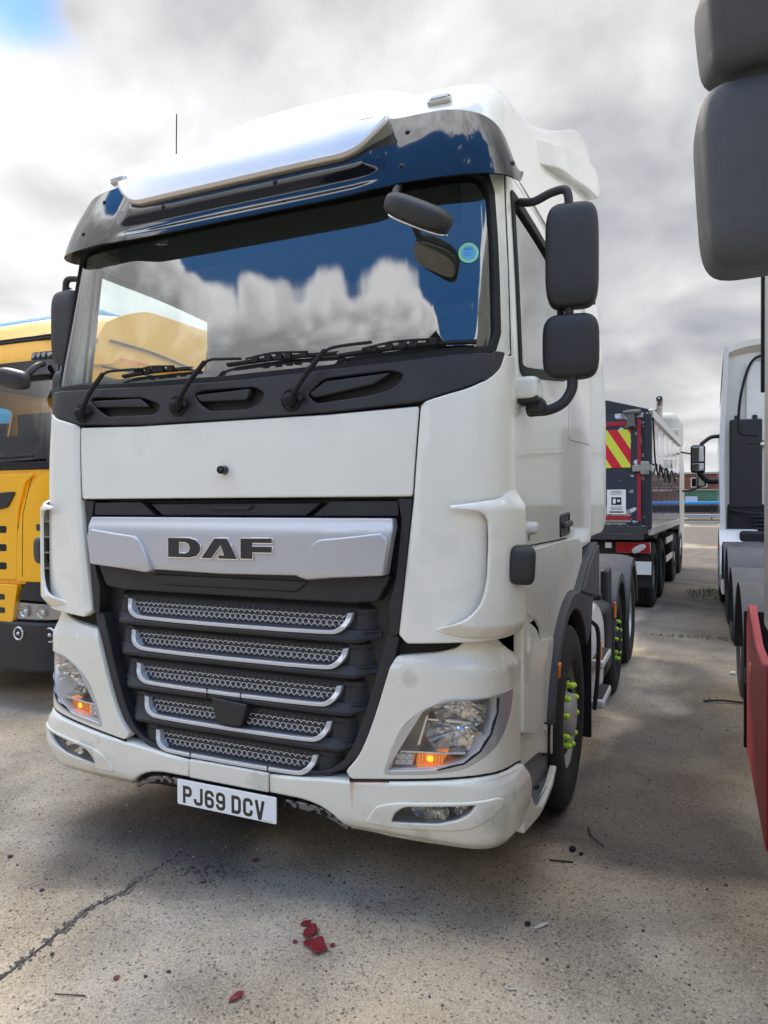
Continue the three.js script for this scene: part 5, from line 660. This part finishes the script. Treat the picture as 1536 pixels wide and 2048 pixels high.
  part('cab_roof', [rbox(2.36, 0.8, 2.0, 0.2, 0, 3.42, -7.55), rbox(2.4, 2.2, 0.06, 0.05, 0, 2.3, -6.5)], std([0.62, 0.6, 0.5], 0.4), R);
  const ex = part('exhaust_stack', [cyl(0.075, 0.075, 2.9, 0.78, 2.45, -6.3), tube([[0.78, 3.85, -6.3], [0.79, 3.98, -6.28], [0.8, 4.06, -6.2]], 0.077, 16, 16)], std([0.55, 0.5, 0.48], 0.3, { metalness: 0.9 }), R); part('pipe_mouth', place(new THREE.CylinderGeometry(0.072, 0.072, 0.02, 24), 0.802, 4.08, -6.14, Math.PI / 2 - 0.5), M.black, ex);
  part('heat_shield', cyl(0.085, 0.085, 0.7, 0.755, 3.5, -6.32), std([0.22, 0.12, 0.08], 0.6), ex);
  part('chassis', [...[-1, 1].map((k) => box(0.1, 0.32, 8.2, k * 0.42, 0.9, -4.2)), box(1.6, 0.5, 0.6, 0, 0.75, -3.6)], M.frame, R);
}
{ // white tractor unit far right, back of its cab towards us
  const W = thing('white_tractor_unit', 'white tractor unit standing back to front with black panel on its cab rear', 'truck', [3.45, 0, -9.5], 0, undefined);
  const sh = surface((a, b) => { const k = Math.abs(a), x = Math.sign(a) * Math.min(k, 1.24), dz = Math.max(0, k - 1.24); return V(x * (1 - 0.05 * sstep(2.2, 4.1, b)) + Math.sign(a) * -0.0, b, -dz); });
  part('cab_shell', panel(sh, rounded([[-3.4, 1.25], [3.4, 1.25], [3.4, 3.95], [-3.4, 3.95]], 0.05), { depth: 0.04, bevel: 0.02, h: 0.1 }), M.white, W);
  part('cab_rear_panel', [rbox(2.0, 1.2, 0.05, 0.03, 0.1, 3.2, 0.03), rbox(2.0, 0.05, 0.08, 0.02, 0.1, 2.55, 0.05)], M.white, W);
  part('roof_fairing', [grid(30, 12, (u, v) => { const q = u * 2 - 1; return V(1.2 * q, 4.13 - 0.14 * Math.abs(q) ** 6 - 0.6 * v ** 2, 0.12 - 2.3 * v); }), grid(30, 1, (u, v) => { const q = u * 2 - 1; return V(1.2 * q, 4.13 - 0.14 * Math.abs(q) ** 6 - 0.09 * v, 0.12 - 0.01 * v); }), grid(30, 2, (u, v) => { const q = u * 2 - 1; return V(1.18 * q, lerp(4.04 - 0.14 * Math.abs(q) ** 6, 3.85, v), lerp(0.1, -0.1, v)); })], M.white, W);
  for (const k of [-1, 1]) { part('side_fairing', grid(4, 20, (u, v) => { const y = lerp(1.25, 4.02, v), o = 0.02 * Math.sin(v * 3); return V(k * (1.24 - 0.05 * sstep(2.2, 4.1, y) + o + 0.01 * u), y, lerp(-0.25, 0.22, u)); }), M.white, W); part('fairing_edge', grid(2, 20, (u, v) => { const y = lerp(1.25, 4.02, v), o = 0.02 * Math.sin(v * 3); return V(k * (1.25 - 0.05 * sstep(2.2, 4.1, y) + o - 0.07 * u), y, 0.22 - 0.02 * u); }), M.whitePlastic, W);
    const mm = part('door_mirror', [rbox(0.24, 0.5, 0.12, 0.05, k * 1.56, 2.45, -1.7), tube([[k * 1.2, 2.85, -1.8], [k * 1.35, 2.83, -1.75], [k * 1.5, 2.72, -1.7]], 0.035), tube([[k * 1.2, 2.05, -1.75], [k * 1.4, 2.06, -1.72], [k * 1.52, 2.18, -1.7]], 0.05)], M.darkPlastic, W); part('mirror_glass', [rbox(0.19, 0.26, 0.01, 0.004, k * 1.56, 2.53, -1.635), rbox(0.19, 0.13, 0.01, 0.004, k * 1.56, 2.3, -1.635)], M.mirror, mm);
    part('side_window', rbox(0.02, 0.7, 0.9, 0.01, k * 1.225, 2.5, -1.75), M.gloss, W);
    wheel(W, k * 1.08, -1.3, k, { nuts: false }); for (const z of [1.35, 2.65]) { wheel(W, k * 1.06, z, k, { nuts: false, dish: true }); part('mudguard', [grid(20, 6, (u, v) => { const a = lerp(0.1, Math.PI - 0.1, u); return V(k * lerp(0.72, 1.25, v), 0.5 + 0.64 * Math.sin(a), z + 0.62 * Math.cos(a)); })], M.grey, W); }
    part('front_guard', [grid(20, 6, (u, v) => { const a = lerp(0.1, Math.PI - 0.1, u); return V(k * lerp(0.75, 1.27, v), 0.55 + 0.72 * Math.sin(a), 0.1 + 0.62 * Math.cos(a)); })], M.whitePlastic, W);
    part('side_skirt', rbox(0.05, 0.75, 1.5, 0.03, k * 1.22, 0.7, -0.1), M.whitePlastic, W); part('side_marker', rbox(0.03, 0.06, 0.12, 0.01, k * 1.26, 1.0, -0.3), M.orange, W);
    part('sill_step', rbox(0.12, 0.5, 1.2, 0.04, k * 1.15, 0.55, -2.2), M.darkPlastic, W);
  }
  part('rear_screen', rbox(0.44, 1.35, 0.06, 0.03, -0.9, 2.26, 0.06), M.darkPlastic, W); part('screen_stud', [-1, 1].map((k) => rbox(0.07, 0.09, 0.05, 0.02, -0.9 + k * 0.12, 2.95, 0.06)), M.darkPlastic, W);
  part('air_line', tube([[-0.62, 3.9, 0.06], [-0.8, 3.82, 0.07], [-0.95, 3.4, 0.08], [-1.0, 2.9, 0.08], [-0.98, 2.72, 0.08], [-0.75, 2.68, 0.08]], 0.02, 30), M.black, W); part('latch_bar', rbox(0.08, 0.45, 0.06, 0.02, -0.62, 3.78, 0.1), M.black, W);
  part('air_suzie', tube([[-1.1, 1.55, 0.1], [-0.6, 1.5, 0.35], [0.1, 1.6, 0.3], [0.6, 1.9, 0.1]], 0.02, 30), M.black, W);
  part('rear_bulkhead', [rbox(2.3, 0.75, 0.2, 0.03, 0, 1.27, -0.02), rbox(2.0, 0.5, 0.4, 0.05, 0, 1.0, 0.3)], M.black, W);
  for (let i = 0; i < 7; i++) part('rib', rbox(1.6, 0.03, 0.03, 0.008, 0, 1.1 + i * 0.06, 0.13), M.darkPlastic, W);
  part('chassis', [...[-1, 1].map((k) => box(0.1, 0.3, 5.8, k * 0.42, 0.85, 0.6)), rbox(0.9, 0.12, 0.9, 0.05, 0, 1.08, 2.2), box(2.1, 1.6, 1.9, 0, 2.1, -1.3)], M.frame, W);
}
{ // lorry at the right edge of the picture: mirrors, cab flank and red skirt
  const E = thing('red_skirted_lorry', 'white lorry with red side skirt and large dark mirrors at the right edge', 'truck', [3.4, 0, 1.5]);
  const X = -1.25, S = (n, c, x, d, m, o = {}) => sidePart(n, -1, -X + x, c.map(([z, y]) => [z, y]), d, m, E, o);
  // flank runs from the nose (z = 0) backwards; a = metres behind the nose
  const win = rounded([[0.3, 2.15], [1.25, 2.15], [1.25, 2.9], [0.45, 2.9]], 0.06);
  S('cab_side', rounded([[0.02, 1.15], [2.35, 1.15], [2.35, 3.3], [0.35, 3.3], [0.12, 2.2]], 0.08), 0, 0.08, M.white, { holes: [win], bevel: 0.03 });
  S('side_pane', inset(ccw(win), -0.01), -0.03, 0.01, M.glass);
  S('door_line', rect(1.34, 1.2, 1.352, 3.1, 0.002), 0.003, 0.006, M.black, { bevel: 0.001 });
  S('vent_row', rect(1.5, 2.2, 2.2, 2.3, 0.02), 0.006, 0.02, M.grey);
  S('rear_fairing', rounded([[2.4, 1.1], [2.72, 1.1], [2.72, 3.5], [2.4, 3.5]], 0.04), -0.012, 0.05, std([0.5, 0.5, 0.48], 0.35, { map: dirtTex }), { bevel: 0.012 });
  S('fairing_rubber', rounded([[2.73, 2.2], [2.78, 2.2], [2.78, 3.1], [2.73, 3.1]], 0.01), 0.0, 0.03, M.black);
  part('cab_front', panel(surface((a, b) => V(a, b, -0.0 - 0.12 * (b > 2 ? (b - 2) : 0))), [[-1.22, 0.6], [1.22, 0.6], [1.2, 3.4], [-1.2, 3.4]], { depth: 0.05, h: 0.3 }), M.white, E);
  part('cab_body', [rbox(2.3, 2.2, 2.2, 0.1, 0.05, 2.2, -1.22), rbox(2.2, 0.5, 2.2, 0.2, 0, 3.5, -1.4)], M.white, E);
  // red skirt with its wheel cut-out
  S('red_skirt', rounded([[2.42, 0.14], [3.72, 0.18], [3.78, 0.95], [3.62, 1.09], [3.4, 1.02], [3.1, 0.93], [2.7, 0.92], [2.42, 0.98]], 0.06), 0.0, 0.04, M.red, { bevel: 0.014, h: 0.1 });
  S('red_valance', rounded([[0.3, 0.7], [0.75, 0.7], [0.95, 1.02], [1.25, 1.12], [1.6, 1.12], [2.0, 0.95], [2.15, 0.6], [2.3, 0.6], [2.36, 1.12], [0.3, 1.14]], 0.04), 0.0, 0.04, M.red, { bevel: 0.01, h: 0.1 });
  S('skirt_reflector', rect(3.35, 0.72, 3.42, 0.78, 0.01), 0.008, 0.01, M.orange);
  wheel(E, X + 0.17, -1.5, -1, { nuts: false, rim: M.chrome }); for (const z of [-4.45, -5.7]) { wheel(E, X + 0.2, z, -1, { nuts: false, dish: true, rim: M.galv }); part('mudguard', grid(18, 5, (u, v) => { const a = lerp(0.1, Math.PI - 0.1, u); return V(X + lerp(-0.01, 0.55, v), 0.5 + 0.62 * Math.sin(a), z + 0.62 * Math.cos(a)); }), M.grey, E); }
  part('mud_flap', rbox(0.3, 0.85, 0.02, 0.006, X + 0.14, 0.58, -3.86), M.black, E);
  part('chassis', [box(0.1, 0.3, 6, -0.42, 0.85, -3.2), box(1.4, 0.7, 1.3, 0.2, 0.6, -3.1), box(2.0, 0.5, 2.0, 0.1, 0.95, -1.3)], M.frame, E);
  // mirrors on the near corner
  const mg = part('main_mirror', place(pebble(0.125, 0.188, 0.09, 0.38, 40), -1.402, 2.345, -0.62, 0, 0.1, 0.06), M.bigMirror, E); part('mirror_glass', rbox(0.2, 0.34, 0.008, 0.003, -1.4, 2.36, -0.712), M.mirror, mg);
  part('mirror_scoop', place(pebble(0.04, 0.022, 0.02, 0.7), -1.34, 2.18, -0.545), M.darkPlastic, mg);
  part('wide_mirror', [place(pebble(0.135, 0.1, 0.1, 0.42, 40), -1.39, 2.655, -0.6, 0.2, 0.15, 0.14), rbox(0.09, 0.12, 0.08, 0.03, -1.34, 2.575, -0.62)], M.bigMirror, E);
  part('mirror_arm', [tube([[-1.36, 2.2, -0.63], [-1.358, 1.98, -0.635], [-1.33, 1.84, -0.68], [-1.25, 1.78, -0.74]], 0.011), tube([[-1.36, 2.72, -0.62], [-1.28, 2.8, -0.68], [-1.2, 2.82, -0.72]], 0.022)], M.darkPlastic, E);
}
// ---------------------------------------------------------------- the far side of the yard
{
  const bk = thing('brick_building', 'long low red brick building with pale windows far across the yard', 'building', [4, 0, -84]);
  const brick = std([1, 1, 1], 0.9, { map: tex(256, 256, (x, y) => { const r = Math.floor(y / 16), o = (r % 2) * 16, m = y % 16 < 2 || (x + o) % 32 < 2, n = hash(Math.floor((x + o) / 32), r, 4); return m ? [0.5, 0.45, 0.4] : [0.4 + 0.14 * n, 0.2 + 0.07 * n, 0.15 + 0.05 * n]; }, true, 1 / 2.4) });
  const wl = part('wall', [box(60, 4.9, 8, 0, 2.45, -4)], brick, bk); { const uv = wl.geometry.attributes.uv; for (let i = 0; i < uv.count; i++) uv.setXY(i, uv.getX(i) * 60, uv.getY(i) * 4.9); }
  part('parapet', box(60.3, 0.2, 8.3, 0, 4.95, -4), std([0.4, 0.38, 0.35], 0.8), bk);
  for (let i = 0; i < 16; i++) { const x = -25 + i * 3.3; const f = part('window', rbox(1.7, 1.1, 0.1, 0.02, x, 3.9, 0.03), M.whitePlastic, bk); part('pane', [-1, 1].map((q) => box(0.72, 0.92, 0.02, x + q * 0.39, 3.9, 0.085)), M.gloss, f); }
  part('gutter', box(60, 0.14, 0.16, 0, 3.05, 0.1), M.whitePlastic, bk);
}
{
  const c = thing('shipping_container', 'green corrugated shipping container far across the yard', 'container', [1.6, 0, -72]);
  const green = std([0.1, 0.24, 0.14], 0.6, { map: wearTex });
  part('side_wall', grid(420, 1, (u, v) => V(lerp(-6, 6, u), lerp(1.55, 2.8, v), 0.035 * clamp(1.4 * Math.sin(u * 280), -1, 1)), 0.9), green, c);
  part('rail', [box(12.1, 0.14, 0.14, 0, 2.82, 0), box(12.1, 1.4, 2.3, 0, 2.1, -1.3)], green, c); part('base', box(12, 0.75, 2.2, 0, 1.0, -1.1), std([0.24, 0.1, 0.07], 0.85), c);
  part('painted_mark', rbox(1.1, 0.6, 0.02, 0.01, -0.2, 1.95, 0.06), std([0.4, 0.5, 0.6], 0.7), c);
}
{ const p = thing('blue_barrier', 'bright blue horizontal barrier beam across the far side of the yard', 'barrier', [3, 0, -61]); part('beam', rbox(26, 0.26, 0.2, 0.08, 0, 1.62, 0), std([0.03, 0.26, 0.62], 0.4), p); for (let i = 0; i < 9; i++) part('post', box(0.12, 1.5, 0.12, -12 + i * 3, 0.75, -0.1), M.frame, p); part('dark_board', box(26, 0.55, 0.08, 0, 1.12, -0.12), M.black, p); }
{ const g = thing('guard_rail', 'galvanised guard rail along the far edge of the yard', 'guard rail', [3, 0, -59]);
  part('rail', grid(1, 10, (u, v) => V(lerp(-20, 20, u), 0.45 + 0.33 * v, 0.05 * Math.sin(v * 12.5)), 0), M.galv, g); for (let i = 0; i < 14; i++) part('post', box(0.1, 0.75, 0.12, -19 + i * 3, 0.37, -0.1), M.galv, g); }
struct('kerb', box(44, 0.18, 0.6, 3, 0.09, -58.2), std([0.36, 0.35, 0.32], 0.9));
struct('far_wall', box(44, 0.32, 0.3, 3, 0.16, -58.9), std([0.2, 0.17, 0.12], 0.95));
function tuft(name, cx, cz, rx, rz, n, h, mat, label, group) { const pos = []; for (let i = 0; i < n; i++) { const a = rnd() * 6.283, r = Math.sqrt(rnd()), x = cx + rx * r * Math.cos(a), z = cz + rz * r * Math.sin(a), hh = h * rr(0.4, 1) * (1 - 0.6 * r), t = rr(0, 6.28), w = rr(0.004, 0.01), l = rr(0.1, 0.6) * hh; pos.push(x - w * Math.cos(t), 0, z - w * Math.sin(t), x + w * Math.cos(t), 0, z + w * Math.sin(t), x + l * Math.sin(t), hh, z - l * Math.cos(t)); } const g = new THREE.BufferGeometry(); g.setAttribute('position', new THREE.Float32BufferAttribute(pos, 3)); g.computeVertexNormals(); const m = part(name, g, mat, scene); tag(m, label, 'weeds', group, 'stuff'); }
const grassM = std([0.1, 0.13, 0.05], 0.9);
tuft('grass', 2.1, -11.6, 0.45, 0.9, 380, 0.13, grassM, 'low green weeds growing between the tipper and the far white unit');
tuft('grass', 1.95, -7.0, 0.7, 0.12, 160, 0.05, grassM, 'sparse flat weeds along a joint in the yard');
tuft('grass', 3, -58.3, 20, 0.3, 2500, 0.3, std([0.12, 0.13, 0.05], 0.9), 'dry grass strip along the far kerb');
// dark gabled shed behind the photographer: shows in the windscreen
{ const s = thing('gabled_shed', 'dark gabled shed mirrored low in the white cab windscreen', 'shed', [-3.0, 0, 19]); const m = std([0.02, 0.021, 0.023], 0.8);
  part('front', panel(surface((a, b) => V(a, b, 0), -1), [[-5, 0], [5, 0], [5, 10.7], [0, 14.6], [-5, 10.7]], { depth: 0.3, bevel: 0.01, h: 3 }), m, s); part('roof', [-1, 1].map((k) => place(new THREE.BoxGeometry(6.7, 0.2, 12), k * 2.6, 12.7, 5.8, 0, 0, k * -0.662)), m, s); part('door', box(4, 4.2, 0.1, 0, 2.1, -0.1), std([0.06, 0.07, 0.08], 0.7), s); }
// litter and loose stones on the ground
function shard(name, pts, x, z, rot, h, mat, label, cat, group) { const g = panel(surface((a, b) => V(a, h * (0.8 + 0.9 * Math.sin(a * 60 + 1) * 0.5 + 14 * Math.abs(a + b * 0.5)), -b)), smooth(pts, 2).map(([x, y]) => [x * rr(0.9, 1.12), y * rr(0.9, 1.12)]), { depth: 0.004, bevel: 0.0008, h: 0.006, back: true }); const m = part(name, place(g, 0, 0, 0), mat, scene); m.position.set(x, 0.001, z); m.rotation.y = rot; return tag(m, label, cat, group); }
{
  const lens = phys([0.22, 0.012, 0.02], 0.25, { clearcoat: 0.7, bumpMap: grainTex, bumpScale: 0.002 });
  const jag = (n, r, e = 1) => [...Array(n).keys()].map((i) => { const a = i / n * 6.283, d = r * rr(0.55, 1.15); return [d * Math.cos(a), d * Math.sin(a) * e]; });
  const grp = 'broken red lens pieces in front of the white unit';
  shard('lens_fragment', jag(11, 0.05, 1.1), 0.556, 0.215, 0.4, 0.012, lens, 'largest broken piece of red ribbed lens on the ground before the bumper', 'lens fragment', grp);
  shard('lens_fragment', jag(10, 0.038, 1.5), 0.492, 0.15, 0.2, 0.01, lens, 'second largest red lens piece, jagged, touching the biggest one', 'lens fragment', grp);
  shard('lens_fragment', jag(8, 0.022), 0.45, 0.11, 1, 0.008, lens, 'small red lens splinter at the far tip of the red heap', 'lens fragment', grp);
  shard('lens_fragment', jag(7, 0.012), 0.468, 0.225, 0.3, 0.006, lens, 'tiny red lens chip just left of the red heap', 'lens fragment', grp);
  shard('lens_fragment', jag(6, 0.01), 0.611, 0.189, 0.3, 0.006, lens, 'tiny red lens chip just right of the red heap', 'lens fragment', grp);
  shard('lens_fragment', jag(6, 0.011), -0.004, 0.657, 0.3, 0.006, lens, 'tiny red chip alone on the concrete at lower left', 'lens fragment', grp);
  shard('lens_fragment', [[-0.028, -0.006], [0.02, -0.012], [0.03, 0.004], [-0.01, 0.012]], 0.445, 0.571, 1.1, 0.01, lens, 'narrow pointed red lens splinter nearest the camera', 'lens fragment', grp);
  shard('lens_fragment', jag(6, 0.022, 0.8), -0.023, -0.227, 0.6, 0.008, std([0.14, 0.035, 0.015], 0.8), 'rusty brown flake in the shade under the number plate', 'lens fragment', grp);
  shard('wood_splinter', [[-0.033, -0.004], [0.03, -0.006], [0.036, 0.002], [-0.03, 0.005]], 1.31, -0.25, 0.9, 0.006, std([0.55, 0.52, 0.45], 0.8), 'pale wood splinter lying beside a dark clod', 'splinter');
  shard('wood_splinter', [[-0.02, -0.004], [0.018, -0.005], [0.02, 0.003]], 1.289, 0.153, 0.2, 0.005, std([0.5, 0.46, 0.38], 0.8), 'short pale splinter near the bottom of the picture', 'splinter');
  const st = (name, x, z, r, c, label, cat, group) => { r *= 0.62; const g = place(pebble(r, r * 0.6, r * 0.8, 0.8, 10), 0, r * 0.4, 0, 0, rr(0, 3)); const p = g.attributes.position; for (let i = 0; i < p.count; i++) { const k = 1 + 0.35 * (vnoise(p.getX(i) * 90, p.getY(i) * 90 + 5, p.getZ(i) * 90) - 0.5); p.setXYZ(i, p.getX(i) * k, p.getY(i) * k, p.getZ(i) * k); } g.computeVertexNormals(); const m = part(name, g, std(c, 0.9), scene); m.position.set(x, 0, z); return tag(m, label, cat, group); };
  const sg = 'loose dark stones on the concrete';
  st('stone', -1.118, 0.208, 0.02, [0.05, 0.055, 0.065], 'dark stone farthest left on the concrete', 'stone', sg);
  st('stone', -0.732, 0.356, 0.017, [0.05, 0.055, 0.06], 'dark stone above the long crack at left', 'stone', sg);
  st('stone', -0.325, 0.653, 0.014, [0.05, 0.05, 0.055], 'dark stone just right of the long crack', 'stone', sg);
  st('stone', 0.142, 0.556, 0.014, [0.05, 0.05, 0.055], 'oblong dark stone below the plate, left of the red pieces', 'stone', sg);
  st('stone', -0.13, 0.02, 0.022, [0.07, 0.065, 0.06], 'dark lump at the end of the long crack', 'stone', sg);
  st('clod', 1.259, -0.242, 0.022, [0.02, 0.02, 0.022], 'black clod beside the pale splinter', 'clod');
  st('clod', 1.326, -0.927, 0.034, [0.012, 0.012, 0.013], 'black tar clod near the front wheel', 'clod');
  st('clod', 1.37, -0.9, 0.02, [0.012, 0.012, 0.013], 'small black crumb next to the tar clod', 'clod');
  st('pebble', 0.988, -0.095, 0.013, [0.5, 0.22, 0.05], 'orange pebble in front of the bumper', 'pebble');
  st('rag', 2.2, -5.098, 0.05, [0.5, 0.48, 0.42], 'crumpled pale rag beside the far wheels at right', 'rag');
  tag(part('twig', tube([[-0.136, 0.004, 0.803], [-0.09, 0.006, 0.79], [-0.036, 0.003, 0.768]], 0.0022, 10, 5), std([0.04, 0.03, 0.02], 0.9), scene), 'thin dark twig in the lower left corner', 'twig');
  tag(part('twig', tube([[1.245, 0.006, -0.783], [1.29, 0.007, -0.79], [1.345, 0.005, -0.806]], 0.004, 10, 5), std([0.05, 0.035, 0.028], 0.9), scene), 'straight brown stick in front of the front wheel', 'twig');
  tag(part('wire', tube([[1.36, 0.004, -1.2], [1.4, 0.012, -1.08], [1.46, 0.006, -1.02]], 0.003, 14, 5), M.black, scene), 'short bent black wire near the front wheel', 'wire');
  tag(part('branch', [tube([[1.93, 0.01, -3.95], [2.05, 0.02, -3.98], [2.22, 0.012, -4.01]], 0.009, 12, 6), ...[1.97, 2.03, 2.1].map((x) => rbox(0.012, 0.012, 0.03, 0.003, x, 0.024, -3.99))], std([0.05, 0.045, 0.04], 0.9), scene), 'dark studded strip lying by the right lorry', 'strip');
  // long joint in the concrete, opened and filled with dirt
  { const pts = [[-0.36, 1.1], [-0.378, 0.826], [-0.396, 0.7], [-0.412, 0.54], [-0.425, 0.45], [-0.434, 0.391], [-0.409, 0.271], [-0.394, 0.214], [-0.41, 0.12], [-0.407, 0.048], [-0.4, -0.078], [-0.42, -0.2]], L = [], Rr = []; const c = new THREE.CatmullRomCurve3(pts.map(([x, z]) => V(x, 0, z)), false, 'centripetal'), n = 220; for (let i = 0; i <= n; i++) { const p = c.getPoint(i / n), t = i / n, w = 0.0055 * (1 - 0.6 * t) * (0.4 + 1.3 * fbm(t * 40, 2, 7, 3)), j = 0.016 * (fbm(t * 26, 9, 1, 3) - 0.5); L.push([p.x + j - w, -p.z]); Rr.push([p.x + j + w * (0.6 + 0.8 * rnd()), -p.z]); }
    struct('crack', panel(surface((a, b) => V(a, 0.003, -b)), [...L, ...Rr.reverse()], { depth: 0.003, bevel: 0.0004, h: 0.1 }), std([0.045, 0.04, 0.035], 0.95)); 
    const heap = []; for (let i = 0; i < 170; i++) { const a = rnd() * 6.28, d = rnd() ** 0.6, r = rr(0.002, 0.012) * (1.2 - d); heap.push(place(new THREE.IcosahedronGeometry(r, 0), -0.2 + 0.26 * d * Math.cos(a), r * 0.3, -0.06 + 0.13 * d * Math.sin(a), rnd() * 3, rnd() * 3)); } tag(part('rubble', heap, std([0.09, 0.082, 0.072], 0.95), scene), 'broken rubble where the crack ends before the plate', 'rubble', null, 'stuff');
    const edge = []; for (let i = 0; i < 260; i++) { const p = c.getPoint(rnd()), r = rr(0.003, 0.009); edge.push(place(new THREE.IcosahedronGeometry(r, 0), p.x + rr(-0.025, 0.025), 0.001, p.z, rnd() * 3, rnd() * 3)); } const e = part('crumbs', edge, std([0.16, 0.14, 0.12], 0.95), scene); tag(e, 'crumbled edge of the long crack in the concrete', 'crumbs', null, 'stuff'); }
  // loose grit
  { const g = new THREE.IcosahedronGeometry(1, 0), n = 5200, im = new THREE.InstancedMesh(g, std([1, 1, 1], 0.9), n), m4 = new THREE.Matrix4(), tones = [[0.3, 0.27, 0.23], [0.42, 0.38, 0.32], [0.1, 0.095, 0.09], [0.05, 0.05, 0.052], [0.3, 0.19, 0.11], [0.5, 0.47, 0.42]];
    for (let i = 0; i < n; i++) { const d = rnd() ** 1.7, x = rr(-3.2, 2.6), z = lerp(1.7, -7, d), r = 0.0018 + 0.006 * rnd() ** 5; m4.compose(V(x, r * 0.3, z), new THREE.Quaternion().setFromEuler(new THREE.Euler(rnd() * 6, rnd() * 6, rnd() * 6)), V(r, r * rr(0.5, 0.9), r * rr(0.6, 1.2))); im.setMatrixAt(i, m4); const c = tones[Math.floor(rnd() * tones.length)]; im.setColorAt(i, rgb(...c)); }
    im.name = 'gravel'; im.castShadow = im.receiveShadow = true; scene.add(im); tag(im, 'loose grit scattered over the concrete yard', 'gravel', null, 'stuff'); }
}
renderer.render(scene, camera);
